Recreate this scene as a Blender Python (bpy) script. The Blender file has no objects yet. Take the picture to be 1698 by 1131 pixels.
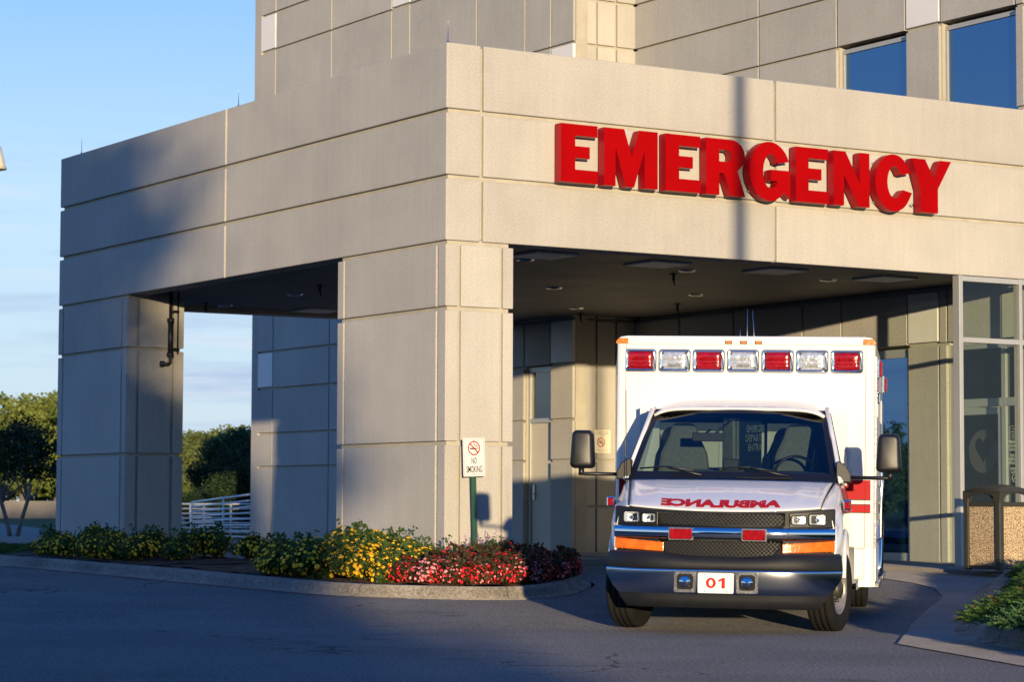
import bpy, bmesh, math, random
from mathutils import Vector, Matrix, noise
R_ = math.radians
SC = bpy.context.scene
COL = SC.collection
SKY_SAT, SKY_TINT, SKY_STR, EXPO = 1.1, (.8, 1, 1.2, 1), .15, 1.55
SUN_E, SUN_C = 2.45, (1.0, .785, .485)
SKY_G = [(.66, .77, .90, 1), (.56, .78, 1.0, 1), (.03, .22, .74, 1), (.005, .11, .55, 1), (.33, .60, 1.0, 1)]
SKY_GS, SKY_MIX = 2.25, .93
CLOUD = (.90, 1.15, 1.75, 1)
# ------------------------------------------------------------------ camera
YAW, PITCH, ROLL = R_(32.12), R_(3.73), R_(0.20)
CAMP = Vector((-14.98, -25.35, 1.10))
fw = Vector((math.sin(YAW)*math.cos(PITCH), math.cos(YAW)*math.cos(PITCH), math.sin(PITCH)))
rt = Vector((math.cos(YAW), -math.sin(YAW), 0)); up = rt.cross(fw)
rr = rt*math.cos(ROLL)+up*math.sin(ROLL); uu = up*math.cos(ROLL)-rt*math.sin(ROLL)
cam = bpy.data.cameras.new('camera'); camo = bpy.data.objects.new('camera', cam); COL.objects.link(camo)
camo.matrix_world = Matrix(((rr.x, uu.x, -fw.x, CAMP.x), (rr.y, uu.y, -fw.y, CAMP.y), (rr.z, uu.z, -fw.z, CAMP.z), (0, 0, 0, 1)))
cam.sensor_width = 36; cam.lens = 36*4117.2/1698; cam.clip_start = .1; cam.clip_end = 3000
cam.dof.use_dof = True; cam.dof.focus_distance = 23.0; cam.dof.aperture_fstop = 5.6
SC.camera = camo
# ------------------------------------------------------------------ sun and sky
AZ, EL = R_(24.4), R_(4.15)          # sun stands behind the camera, low
SUN_DIR = Vector((-math.sin(AZ)*math.cos(EL), -math.cos(AZ)*math.cos(EL), math.sin(EL)))
sl = bpy.data.lights.new('sun', 'SUN'); sl.energy = SUN_E; sl.angle = R_(.53); sl.color = SUN_C
so = bpy.data.objects.new('sun', sl); COL.objects.link(so)
so.rotation_euler = (-SUN_DIR).to_track_quat('-Z', 'Y').to_euler(); so.location = (-60, -110, 30)
W = bpy.data.worlds.new('World'); SC.world = W; W.use_nodes = True
nt = W.node_tree; nt.nodes.clear()
def wn(t, **k):
    n = nt.nodes.new(t)
    for a, b in k.items(): setattr(n, a, b)
    return n
sky = wn('ShaderNodeTexSky', sky_type='NISHITA'); sky.sun_disc = False
sky.sun_elevation = EL; sky.sun_rotation = math.atan2(SUN_DIR.x, SUN_DIR.y)
sky.air_density = 1.0; sky.dust_density = .4; sky.ozone_density = 2.5
tc = wn('ShaderNodeTexCoord'); sep = wn('ShaderNodeSeparateXYZ'); nt.links.new(tc.outputs['Generated'], sep.inputs[0])
mp = wn('ShaderNodeMapping'); mp.inputs['Scale'].default_value = (7, 7, 60); nt.links.new(tc.outputs['Generated'], mp.inputs[0])
nz = wn('ShaderNodeTexNoise'); nz.inputs['Scale'].default_value = 1.0; nz.inputs['Detail'].default_value = 6; nz.inputs['Roughness'].default_value = .55
nt.links.new(mp.outputs[0], nz.inputs['Vector'])
cr = wn('ShaderNodeValToRGB'); cr.color_ramp.elements[0].position = .50; cr.color_ramp.elements[1].position = .70
nt.links.new(nz.outputs['Fac'], cr.inputs[0])
band = wn('ShaderNodeValToRGB'); e = band.color_ramp.elements   # cloud bands only low over the horizon
e[0].position = .0; e[0].color = (.35, .35, .35, 1); e[1].position = .17; e[1].color = (0, 0, 0, 1)
x = band.color_ramp.elements.new(.045); x.color = (.75, .75, .75, 1); x = band.color_ramp.elements.new(.10); x.color = (.6, .6, .6, 1)
nt.links.new(sep.outputs['Z'], band.inputs[0])
mul = wn('ShaderNodeMath', operation='MULTIPLY'); nt.links.new(cr.outputs[0], mul.inputs[0]); nt.links.new(band.outputs[0], mul.inputs[1])
hs = wn('ShaderNodeHueSaturation'); hs.inputs['Saturation'].default_value = SKY_SAT; hs.inputs['Value'].default_value = 1.0
tint = wn('ShaderNodeMixRGB', blend_type='MULTIPLY'); tint.inputs[0].default_value = 1; tint.inputs[2].default_value = SKY_TINT
nt.links.new(sky.outputs[0], hs.inputs['Color']); nt.links.new(hs.outputs[0], tint.inputs[1])
grad = wn('ShaderNodeValToRGB'); ge = grad.color_ramp.elements; ge[0].position = 0; ge[0].color = SKY_G[0]; ge[1].position = 1; ge[1].color = SKY_G[3]
x = ge.new(.12); x.color = SKY_G[1]; x = ge.new(.20); x.color = SKY_G[4]; x = ge.new(.32); x.color = SKY_G[2]
nt.links.new(sep.outputs['Z'], grad.inputs[0])
gm = wn('ShaderNodeMixRGB', blend_type='MULTIPLY'); gm.inputs[0].default_value = 1; gm.inputs[2].default_value = (SKY_GS,)*3+(1,); nt.links.new(grad.outputs[0], gm.inputs[1])
clear = wn('ShaderNodeMixRGB'); clear.inputs[0].default_value = SKY_MIX; nt.links.new(tint.outputs[0], clear.inputs[1]); nt.links.new(gm.outputs[0], clear.inputs[2])
cl = wn('ShaderNodeMixRGB'); nt.links.new(mul.outputs[0], cl.inputs[0]); nt.links.new(clear.outputs[0], cl.inputs[1])
cl.inputs[2].default_value = CLOUD
mp2 = wn('ShaderNodeMapping'); mp2.inputs['Scale'].default_value = (5, 5, 95); mp2.inputs['Location'].default_value = (3.1, 1.7, .4); nt.links.new(tc.outputs['Generated'], mp2.inputs[0])
nz2 = wn('ShaderNodeTexNoise'); nz2.inputs['Scale'].default_value = 1.6; nz2.inputs['Detail'].default_value = 8; nz2.inputs['Roughness'].default_value = .62; nt.links.new(mp2.outputs[0], nz2.inputs['Vector'])
cr2 = wn('ShaderNodeValToRGB'); cr2.color_ramp.elements[0].position = .53; cr2.color_ramp.elements[1].position = .72; nt.links.new(nz2.outputs['Fac'], cr2.inputs[0])
mul2 = wn('ShaderNodeMath', operation='MULTIPLY'); nt.links.new(cr2.outputs[0], mul2.inputs[0]); nt.links.new(band.outputs[0], mul2.inputs[1])
cl2 = wn('ShaderNodeMixRGB'); nt.links.new(mul2.outputs[0], cl2.inputs[0]); nt.links.new(cl.outputs[0], cl2.inputs[1]); cl2.inputs[2].default_value = (1.75, 1.85, 2.1, 1); cl = cl2
bg = wn('ShaderNodeBackground'); bg.inputs[1].default_value = SKY_STR; nt.links.new(cl.outputs[0], bg.inputs[0])
wo = wn('ShaderNodeOutputWorld'); nt.links.new(bg.outputs[0], wo.inputs[0])
SC.view_settings.view_transform = 'Standard'; SC.view_settings.look = 'None'; SC.view_settings.gamma = 1
SC.view_settings.exposure = EXPO
SC.view_settings.use_curve_mapping = False
SC.render.engine = 'CYCLES'; SC.cycles.max_bounces = 8; SC.cycles.transparent_max_bounces = 16
SC.cycles.caustics_reflective = False; SC.cycles.caustics_refractive = False
# ------------------------------------------------------------------ materials
MATS = {}
def nodes(name):
    m = bpy.data.materials.new(name); m.use_nodes = True
    t = m.node_tree; t.nodes.clear()
    o = t.nodes.new('ShaderNodeOutputMaterial'); b = t.nodes.new('ShaderNodeBsdfPrincipled')
    t.links.new(b.outputs[0], o.inputs[0]); MATS[name] = m
    return m, t, b, o
def simple(name, col, rough=.5, metal=0, coat=0, spec=.5, var=0, vscale=4, bump=0, bscale=60, trans=0, streak=0):
    m, t, b, o = nodes(name)
    b.inputs['Base Color'].default_value = (*col, 1); b.inputs['Roughness'].default_value = rough
    b.inputs['Metallic'].default_value = metal; b.inputs['Coat Weight'].default_value = coat; b.inputs['Coat Roughness'].default_value = .04
    b.inputs['Specular IOR Level'].default_value = spec
    if trans: b.inputs['Transmission Weight'].default_value = trans
    L = t.links; c = t.nodes.new('ShaderNodeTexCoord')
    if var:
        n = t.nodes.new('ShaderNodeTexNoise'); n.inputs['Scale'].default_value = vscale; n.inputs['Detail'].default_value = 5
        L.new(c.outputs['Object'], n.inputs['Vector'])
        r = t.nodes.new('ShaderNodeValToRGB'); r.color_ramp.elements[0].position = .3; r.color_ramp.elements[1].position = .72
        r.color_ramp.elements[0].color = (*[v*(1-var) for v in col], 1); r.color_ramp.elements[1].color = (*[min(1, v*(1+var)) for v in col], 1)
        L.new(n.outputs['Fac'], r.inputs[0]); src = r.outputs[0]
        if streak:
            mpn = t.nodes.new('ShaderNodeMapping'); mpn.inputs['Scale'].default_value = (3.2, 3.2, .22); L.new(c.outputs['Object'], mpn.inputs[0])
            n2 = t.nodes.new('ShaderNodeTexNoise'); n2.inputs['Scale'].default_value = 2.0; n2.inputs['Detail'].default_value = 7; n2.inputs['Roughness'].default_value = .6
            L.new(mpn.outputs[0], n2.inputs['Vector'])
            r2 = t.nodes.new('ShaderNodeValToRGB'); r2.color_ramp.elements[0].position = .35; r2.color_ramp.elements[1].position = .65
            r2.color_ramp.elements[0].color = (1-streak, 1-streak, 1-streak*1.15, 1); r2.color_ramp.elements[1].color = (1, 1, 1, 1)
            L.new(n2.outputs['Fac'], r2.inputs[0])
            x = t.nodes.new('ShaderNodeMixRGB'); x.blend_type = 'MULTIPLY'; x.inputs[0].default_value = 1
            L.new(src, x.inputs[1]); L.new(r2.outputs[0], x.inputs[2]); src = x.outputs[0]
        L.new(src, b.inputs['Base Color'])
        if rough > .15:
            q = t.nodes.new('ShaderNodeMapRange'); q.inputs['To Min'].default_value = rough*.85; q.inputs['To Max'].default_value = min(1, rough*1.15)
            L.new(n.outputs['Fac'], q.inputs['Value']); L.new(q.outputs[0], b.inputs['Roughness'])
    if bump:
        n = t.nodes.new('ShaderNodeTexNoise'); n.inputs['Scale'].default_value = bscale; n.inputs['Detail'].default_value = 4
        L.new(c.outputs['Object'], n.inputs['Vector'])
        bp = t.nodes.new('ShaderNodeBump'); bp.inputs['Strength'].default_value = min(1, bump); bp.inputs['Distance'].default_value = .01
        L.new(n.outputs['Fac'], bp.inputs['Height']); L.new(bp.outputs[0], b.inputs['Normal'])
    return m
def speckled(name, base, dark, light, scale, rough=.9, bump=.5, big=.12, spread=.18, bigscale=.35, bdist=.006, streak=0, island=0, cracks=0):
    """mineral surface: fine grains of three tones, broad mottling and bump"""
    m, t, b, o = nodes(name); L = t.links; c = t.nodes.new('ShaderNodeTexCoord')
    b.inputs['Roughness'].default_value = rough; b.inputs['Specular IOR Level'].default_value = .25
    if 'Diffuse Roughness' in b.inputs: b.inputs['Diffuse Roughness'].default_value = 0.0 if island else 1.0
    n = t.nodes.new('ShaderNodeTexNoise'); n.inputs['Scale'].default_value = scale; n.inputs['Detail'].default_value = 3; n.inputs['Roughness'].default_value = .7
    L.new(c.outputs['Object'], n.inputs['Vector'])
    r = t.nodes.new('ShaderNodeValToRGB'); e = r.color_ramp.elements
    e[0].position = .5-spread; e[0].color = (*dark, 1); e[1].position = .5+spread; e[1].color = (*light, 1)
    k = e.new(.5); k.color = (*base, 1); L.new(n.outputs['Fac'], r.inputs[0])
    n2 = t.nodes.new('ShaderNodeTexNoise'); n2.inputs['Scale'].default_value = bigscale; n2.inputs['Detail'].default_value = 6; n2.inputs['Roughness'].default_value = .6
    L.new(c.outputs['Object'], n2.inputs['Vector'])
    r2 = t.nodes.new('ShaderNodeValToRGB'); r2.color_ramp.elements[0].position = .32; r2.color_ramp.elements[1].position = .68
    r2.color_ramp.elements[0].color = (1-big,)*3+(1,); r2.color_ramp.elements[1].color = (1, 1, 1, 1); L.new(n2.outputs['Fac'], r2.inputs[0])
    x = t.nodes.new('ShaderNodeMixRGB'); x.blend_type = 'MULTIPLY'; x.inputs[0].default_value = 1
    L.new(r.outputs[0], x.inputs[1]); L.new(r2.outputs[0], x.inputs[2]); src = x.outputs[0]
    if streak:
        mpn = t.nodes.new('ShaderNodeMapping'); mpn.inputs['Scale'].default_value = (5, 5, .3); L.new(c.outputs['Object'], mpn.inputs[0])
        n3 = t.nodes.new('ShaderNodeTexNoise'); n3.inputs['Scale'].default_value = 2.4; n3.inputs['Detail'].default_value = 6; L.new(mpn.outputs[0], n3.inputs['Vector'])
        r3 = t.nodes.new('ShaderNodeValToRGB'); r3.color_ramp.elements[0].position = .35; r3.color_ramp.elements[1].position = .7
        r3.color_ramp.elements[0].color = (1-streak, 1-streak, 1-streak, 1); r3.color_ramp.elements[1].color = (1, 1, 1, 1); L.new(n3.outputs['Fac'], r3.inputs[0])
        x2 = t.nodes.new('ShaderNodeMixRGB'); x2.blend_type = 'MULTIPLY'; x2.inputs[0].default_value = 1
        L.new(src, x2.inputs[1]); L.new(r3.outputs[0], x2.inputs[2]); src = x2.outputs[0]
    if cracks:      # fine wandering cracks
        wv = t.nodes.new('ShaderNodeTexNoise'); wv.inputs['Scale'].default_value = 1.3; wv.inputs['Detail'].default_value = 5; L.new(c.outputs['Object'], wv.inputs['Vector'])
        ad = t.nodes.new('ShaderNodeMixRGB'); ad.blend_type = 'ADD'; ad.inputs[0].default_value = .8; L.new(c.outputs['Object'], ad.inputs[1]); L.new(wv.outputs['Color'], ad.inputs[2])
        vo = t.nodes.new('ShaderNodeTexVoronoi'); vo.feature = 'DISTANCE_TO_EDGE'; vo.inputs['Scale'].default_value = .42; L.new(ad.outputs[0], vo.inputs['Vector'])
        lt_ = t.nodes.new('ShaderNodeMath'); lt_.operation = 'LESS_THAN'; lt_.inputs[1].default_value = .0045; L.new(vo.outputs['Distance'], lt_.inputs[0])
        mk_ = t.nodes.new('ShaderNodeTexNoise'); mk_.inputs['Scale'].default_value = .22; L.new(c.outputs['Object'], mk_.inputs['Vector'])
        gt = t.nodes.new('ShaderNodeMath'); gt.operation = 'GREATER_THAN'; gt.inputs[1].default_value = .53; L.new(mk_.outputs['Fac'], gt.inputs[0])
        mm = t.nodes.new('ShaderNodeMath'); mm.operation = 'MULTIPLY'; L.new(lt_.outputs[0], mm.inputs[0]); L.new(gt.outputs[0], mm.inputs[1])
        st_ = t.nodes.new('ShaderNodeTexNoise'); st_.inputs['Scale'].default_value = 1.1; st_.inputs['Detail'].default_value = 2; L.new(c.outputs['Object'], st_.inputs['Vector'])
        sr = t.nodes.new('ShaderNodeMapRange'); sr.inputs['From Min'].default_value = .68; sr.inputs['From Max'].default_value = .76; sr.inputs['To Max'].default_value = .45; L.new(st_.outputs['Fac'], sr.inputs['Value'])
        mx_ = t.nodes.new('ShaderNodeMath'); mx_.operation = 'MAXIMUM'; L.new(mm.outputs[0], mx_.inputs[0]); L.new(sr.outputs[0], mx_.inputs[1])
        dk = t.nodes.new('ShaderNodeMixRGB'); L.new(mx_.outputs[0], dk.inputs[0]); L.new(src, dk.inputs[1]); dk.inputs[2].default_value = (.075, .075, .075, 1); src = dk.outputs[0]
    if island:      # each panel its own tone
        gi = t.nodes.new('ShaderNodeNewGeometry'); ri = t.nodes.new('ShaderNodeMapRange'); ri.inputs['To Min'].default_value = 1-island; ri.inputs['To Max'].default_value = 1+island
        L.new(gi.outputs['Random Per Island'], ri.inputs['Value']); hv = t.nodes.new('ShaderNodeHueSaturation'); L.new(ri.outputs[0], hv.inputs['Value']); L.new(src, hv.inputs['Color']); src = hv.outputs[0]
    L.new(src, b.inputs['Base Color'])
    bp = t.nodes.new('ShaderNodeBump'); bp.inputs['Strength'].default_value = bump; bp.inputs['Distance'].default_value = bdist
    L.new(n.outputs['Fac'], bp.inputs['Height']); L.new(bp.outputs[0], b.inputs['Normal'])
    return m
def leafmat(name, c1, c2, trans=.35, scale=3.0, rough=.6):
    m, t, b, o = nodes(name); L = t.links; c = t.nodes.new('ShaderNodeTexCoord')
    n = t.nodes.new('ShaderNodeTexNoise'); n.inputs['Scale'].default_value = scale; n.inputs['Detail'].default_value = 4
    L.new(c.outputs['Object'], n.inputs['Vector'])
    r = t.nodes.new('ShaderNodeValToRGB'); r.color_ramp.elements[0].position = .3; r.color_ramp.elements[1].position = .7
    r.color_ramp.elements[0].color = (*c1, 1); r.color_ramp.elements[1].color = (*c2, 1); L.new(n.outputs['Fac'], r.inputs[0])
    L.new(r.outputs[0], b.inputs['Base Color']); b.inputs['Roughness'].default_value = rough; b.inputs['Specular IOR Level'].default_value = .3
    tr = t.nodes.new('ShaderNodeBsdfTranslucent'); L.new(r.outputs[0], tr.inputs[0])
    mx = t.nodes.new('ShaderNodeMixShader'); mx.inputs[0].default_value = trans
    L.new(b.outputs[0], mx.inputs[1]); L.new(tr.outputs[0], mx.inputs[2]); L.new(mx.outputs[0], o.inputs[0])
    return m
def glassmat(name, tint, refl=1.0, opaque=None):
    """window pane: fresnel mirror over a tinted clear or dark body"""
    m, t, b, o = nodes(name); L = t.links; t.nodes.remove(b)
    g = t.nodes.new('ShaderNodeBsdfGlossy'); g.inputs['Roughness'].default_value = .01; g.inputs['Color'].default_value = (*(refl if isinstance(refl, tuple) else (refl,)*3), 1)
    if opaque: d = t.nodes.new('ShaderNodeBsdfDiffuse')
    else: d = t.nodes.new('ShaderNodeBsdfTransparent')
    d.inputs['Color'].default_value = (*tint, 1)
    fr = t.nodes.new('ShaderNodeFresnel'); io = opaque or 1.5
    ge_ = t.nodes.new('ShaderNodeNewGeometry'); mr = t.nodes.new('ShaderNodeMapRange'); mr.inputs['To Min'].default_value = io; mr.inputs['To Max'].default_value = 1/io
    L.new(ge_.outputs['Backfacing'], mr.inputs['Value']); L.new(mr.outputs[0], fr.inputs['IOR'])
    mx = t.nodes.new('ShaderNodeMixShader'); L.new(fr.outputs[0], mx.inputs[0]); L.new(d.outputs[0], mx.inputs[1]); L.new(g.outputs[0], mx.inputs[2])
    L.new(mx.outputs[0], o.inputs[0])
    return m
M = {}
M['precast'] = speckled('precast_concrete', (.44, .418, .378), (.36, .338, .298), (.53, .50, .45), 60, bump=.35, big=.14, bigscale=.8, bdist=.006, streak=.055, island=.06)
M['precast_smooth'] = simple('smooth_precast', (.40, .37, .31), .85, var=.08, vscale=5, bump=.15, bscale=120, spec=.2, streak=.06)
M['white_panel'] = simple('white_panel', (.72, .69, .66), .55, var=.03, vscale=2)
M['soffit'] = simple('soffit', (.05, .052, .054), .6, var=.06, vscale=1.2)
M['asphalt'] = speckled('asphalt', (.27, .262, .255), (.13, .126, .123), (.48, .46, .43), 38, rough=.9, bump=1, big=.28, bigscale=.5, bdist=.06, cracks=1)
M['concrete'] = speckled('cast_concrete', (.27, .245, .215), (.19, .17, .15), (.35, .32, .28), 60, rough=.9, bump=.7, big=.25, bigscale=1.1, bdist=.012)
M['curb'] = speckled('curb_concrete', (.26, .232, .195), (.15, .132, .108), (.38, .345, .295), 34, rough=.92, bump=.9, big=.45, bigscale=1.6, bdist=.008)
M['mulch'] = speckled('mulch', (.085, .045, .028), (.02, .012, .009), (.22, .13, .075), 26, rough=.95, bump=1, big=.3, bigscale=2, bdist=.03)
M['lawn'] = speckled('lawn', (.055, .085, .025), (.03, .05, .015), (.10, .13, .045), 14, rough=.95, bump=.8, big=.25, bigscale=.1, bdist=.03)
M['red_line'] = simple('red_curb_paint', (.34, .04, .06), .8, var=.3, vscale=9)
M['alu'] = simple('painted_aluminium', (.40, .40, .39), .42, metal=.3, var=.04)
M['alu_dark'] = simple('dark_frame', (.10, .10, .095), .4, metal=.4)
M['door_paint'] = simple('door_paint', (.52, .47, .37), .5, var=.04, vscale=2)
M['glass_blue'] = glassmat('blue_window_glass', (.006, .02, .045), (.30, .56, 1.0), opaque=3.2)
M['glass_dark'] = glassmat('dark_window_glass', (.004, .008, .012), .9, opaque=1.9)
M['glass_clear'] = glassmat('clear_glass', (.90, .94, .90), .55)
M['glass_shield'] = glassmat('windscreen_glass', (.46, .55, .54))
M['decal_frost'] = simple('frosted_decal', (.055, .055, .048), .7)
M['letter_red'] = simple('letter_red', (.29, .0003, .0006), .5, spec=.06, var=.08, vscale=2.2)
M['letter_back'] = simple('letter_return', (.30, .002, .008), .4, spec=.3)
M['black'] = simple('black_ink', (.012, .012, .014), .5)
M['red'] = simple('red_ink', (.40, .004, .008), .5, spec=.2)
M['sign_white'] = simple('sign_white', (.66, .65, .62), .4, var=.02)
M['sign_cream'] = simple('sign_cream', (.70, .64, .50), .5)
M['post_green'] = simple('green_post_paint', (.02, .075, .045), .5, var=.2)
M['pipe_black'] = simple('black_pipe', (.012, .011, .012), .45, bump=.2)
M['rail_white'] = simple('white_rail_paint', (.70, .70, .68), .35, var=.05)
M['steel'] = simple('steel', (.55, .55, .55), .3, metal=1)
M['aggregate'] = speckled('pebble_aggregate', (.36, .25, .14), (.06, .035, .02), (.72, .60, .42), 75, rough=.7, bump=1, big=.1, spread=.10, bdist=.02)
M['bin_brown'] = simple('bin_brown', (.032, .030, .021), .45, var=.12, bump=.1, bscale=200)
# ambulance
M['paint'] = simple('white_vehicle_paint', (.65, .648, .645), .28, coat=.7, var=.012, vscale=1.2)
M['paint_red'] = simple('red_vehicle_stripe', (.34, .001, .006), .4, spec=.15)
M['plastic'] = simple('grey_bumper_plastic', (.010, .011, .014), .55, spec=.3, var=.15, vscale=6, bump=.08, bscale=400)
M['plastic_black'] = simple('black_plastic', (.006, .006, .007), .42, bump=.1, bscale=300)
M['chrome'] = simple('chrome', (.72, .74, .77), .05, metal=1)
M['chrome_band'] = simple('bumper_chrome', (.54, .57, .61), .16, metal=1, bump=.04, bscale=3)
M['shade_band'] = glassmat('tinted_shade_band', (.16, .20, .26))
M['chrome_soft'] = simple('satin_chrome', (.66, .66, .66), .18, metal=1, bump=.15, bscale=30)
M['grille_black'] = simple('grille_black', (.028, .029, .032), .35, spec=.5)
M['dark'] = simple('dark_cavity', (.008, .008, .009), .9)
M['rubber'] = simple('tyre_rubber', (.010, .0095, .009), .85, spec=.2, var=.2, vscale=8, bump=.2, bscale=150)
M['rim'] = simple('wheel_rim', (.30, .27, .23), .4, metal=.6, var=.25, vscale=9)
M['diamond'] = simple('diamond_plate', (.45, .43, .39), .42, metal=.9)
M['amber'] = simple('amber_lens', (.72, .13, .004), .2, coat=.4, var=.35, vscale=18, bump=.12, bscale=60)
M['amber_dark'] = simple('amber_marker', (.55, .15, .01), .15, coat=.8, bump=.3, bscale=80)
M['lens_red'] = simple('red_lens', (.24, .001, .005), .14, coat=.5, var=.30, vscale=22, bump=.25, bscale=45)
M['lens_clear'] = simple('clear_lens', (.62, .64, .66), .10, metal=.55, coat=1, var=.25, vscale=26, bump=.4, bscale=45)
M['lens_glass'] = glassmat('headlamp_glass', (.93, .95, .96))
M['reflector'] = simple('reflector', (.86, .86, .84), .2, metal=.45, bump=1, bscale=38)
M['seat'] = simple('seat_fabric', (.15, .155, .14), .9, var=.15, vscale=30)
M['seat_dark'] = simple('seat_bolster', (.05, .052, .06), .8)
M['dash'] = simple('dash_plastic', (.08, .095, .11), .6)
M['cabin_wall'] = simple('cabin_wall', (.50, .49, .44), .6, var=.05)
M['leaf_lantana'] = leafmat('lantana_leaf', (.035, .075, .012), (.085, .14, .03), scale=9)
M['fl_yellow'] = simple('yellow_flower', (.85, .46, .008), .7, var=.25, vscale=25)
M['leaf_begonia'] = leafmat('begonia_leaf', (.035, .035, .012), (.07, .04, .018), scale=12)
M['fl_red'] = simple('red_flower', (.62, .008, .012), .6, var=.3, vscale=40)
M['fl_pink'] = simple('pink_flower', (.72, .26, .28), .6, var=.2, vscale=40)
M['fl_purple'] = simple('purple_flower', (.28, .07, .28), .7, var=.2, vscale=40)
M['leaf_salvia'] = leafmat('salvia_leaf', (.05, .09, .02), (.09, .14, .04), scale=9)
M['juniper'] = leafmat('juniper_needles', (.02, .065, .025), (.12, .22, .05), trans=.25, scale=2.6)
M['juniper_brown'] = simple('dry_needles', (.16, .05, .02), .9, var=.3, vscale=20)
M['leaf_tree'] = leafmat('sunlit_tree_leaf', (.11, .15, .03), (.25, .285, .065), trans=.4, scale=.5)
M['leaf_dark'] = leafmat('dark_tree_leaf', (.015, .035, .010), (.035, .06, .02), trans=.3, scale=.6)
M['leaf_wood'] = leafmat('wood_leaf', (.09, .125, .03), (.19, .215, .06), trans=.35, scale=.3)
M['bark'] = simple('bark', (.12, .095, .075), .9, var=.3, vscale=8, bump=.6, bscale=20)
M['bark_pale'] = simple('pale_bark', (.20, .17, .15), .8, var=.25, vscale=8)
# ------------------------------------------------------------------ helpers
def G(x, y):
    """height of the paved ground: rises gently towards the building"""
    d = (x-CAMP.x)*math.sin(YAW)+(y-CAMP.y)*math.cos(YAW)
    return 0.018*min(max(d-21.7, 0), 11.3)
class MB:
    def __init__(s): s.v = []; s.f = []; s.m = []; s.mi = 0; s.sm = []; s.smooth = False
    def add(s, vs, fs):
        b = len(s.v); s.v += [tuple(q) for q in vs]
        for f in fs: s.f.append(tuple(b+i for i in f)); s.m.append(s.mi); s.sm.append(s.smooth)
        return s
    def box(s, x0, x1, y0, y1, z0, z1):
        return s.add([(x0, y0, z0), (x1, y0, z0), (x1, y1, z0), (x0, y1, z0), (x0, y0, z1), (x1, y0, z1), (x1, y1, z1), (x0, y1, z1)],
                     [(0, 3, 2, 1), (4, 5, 6, 7), (0, 1, 5, 4), (1, 2, 6, 5), (2, 3, 7, 6), (3, 0, 4, 7)])
    def prism(s, poly, axis, a, b):
        """extrude a 2D polygon: axis 2 -> (x,y), axis 1 -> (x,z), axis 0 -> (y,z)"""
        def P(p, c): return (p[0], p[1], c) if axis == 2 else ((p[0], c, p[1]) if axis == 1 else (c, p[0], p[1]))
        n = len(poly); vs = [P(p, a) for p in poly]+[P(p, b) for p in poly]
        return s.add(vs, [tuple(range(n-1, -1, -1)), tuple(range(n, 2*n))]+[(i, (i+1) % n, n+(i+1) % n, n+i) for i in range(n)])
    def tube(s, pts, r, n=8, caps=True):
        pts = [Vector(p) for p in pts]; rs = r if isinstance(r, (list, tuple)) else [r]*len(pts)
        rings = []; prev = None
        for i, p in enumerate(pts):
            d = (pts[min(i+1, len(pts)-1)]-pts[max(i-1, 0)]).normalized()
            a = prev if prev is not None else (Vector((0, 0, 1)) if abs(d.z) < .9 else Vector((1, 0, 0)))
            u = (a-d*a.dot(d)); u = u.normalized() if u.length > 1e-6 else d.orthogonal().normalized(); w = d.cross(u); prev = u
            rings.append([p+(u*math.cos(2*math.pi*k/n)+w*math.sin(2*math.pi*k/n))*rs[i] for k in range(n)])
        vs = [q for g in rings for q in g]; fs = []
        for i in range(len(rings)-1):
            for k in range(n): fs.append((i*n+k, i*n+(k+1) % n, (i+1)*n+(k+1) % n, (i+1)*n+k))
        if caps: fs += [tuple(range(n-1, -1, -1)), tuple(range((len(rings)-1)*n, len(rings)*n))]
        o = s.smooth; s.smooth = True; s.add(vs, fs); s.smooth = o
        return s
    def lathe(s, prof, c, axis='x', n=32, close=False):
        """prof: (offset along axis, radius)"""
        vs = []; fs = []
        for k in range(n):
            a = 2*math.pi*k/n
            for (o, r) in prof:
                if axis == 'x': vs.append((c[0]+o, c[1]+r*math.cos(a), c[2]+r*math.sin(a)))
                elif axis == 'y': vs.append((c[0]+r*math.cos(a), c[1]+o, c[2]+r*math.sin(a)))
                else: vs.append((c[0]+r*math.cos(a), c[1]+r*math.sin(a), c[2]+o))
        m = len(prof)
        for k in range(n):
            for j in range(m-1): fs.append((k*m+j, k*m+j+1, ((k+1) % n)*m+j+1, ((k+1) % n)*m+j))
        o = s.smooth; s.smooth = True; s.add(vs, fs); s.smooth = o
        return s
    def grid(s, fn, us, vs_, both=False):
        vv = [fn(a, b) for a in us for b in vs_]; m = len(vs_); fs = []
        for i in range(len(us)-1):
            for j in range(m-1): fs.append((i*m+j, (i+1)*m+j, (i+1)*m+j+1, i*m+j+1))
        return s.add(vv, fs)
    def build(s, name, mats, parent=None, bevel=0, solid=0, subd=0, flip=False):
        me = bpy.data.meshes.new(name); me.from_pydata(s.v, [], s.f if not flip else [f[::-1] for f in s.f]); me.update()
        if not isinstance(mats, (list, tuple)): mats = [mats]
        for m in mats: me.materials.append(M[m] if isinstance(m, str) else m)
        me.polygons.foreach_set('material_index', [min(k, len(mats)-1) for k in s.m]); me.polygons.foreach_set('use_smooth', s.sm)
        o = bpy.data.objects.new(name, me); COL.objects.link(o)
        if parent: o.parent = parent
        if subd: md = o.modifiers.new('sub', 'SUBSURF'); md.levels = md.render_levels = subd
        if solid: md = o.modifiers.new('solid', 'SOLIDIFY'); md.thickness = solid; md.offset = -1
        if bevel: md = o.modifiers.new('bevel', 'BEVEL'); md.width = bevel; md.segments = 2; md.limit_method = 'ANGLE'; md.angle_limit = R_(35); md.harden_normals = False
        return o
def fixnormals(o):
    b = bmesh.new(); b.from_mesh(o.data); bmesh.ops.recalc_face_normals(b, faces=b.faces); b.to_mesh(o.data); b.free(); return o
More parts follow.
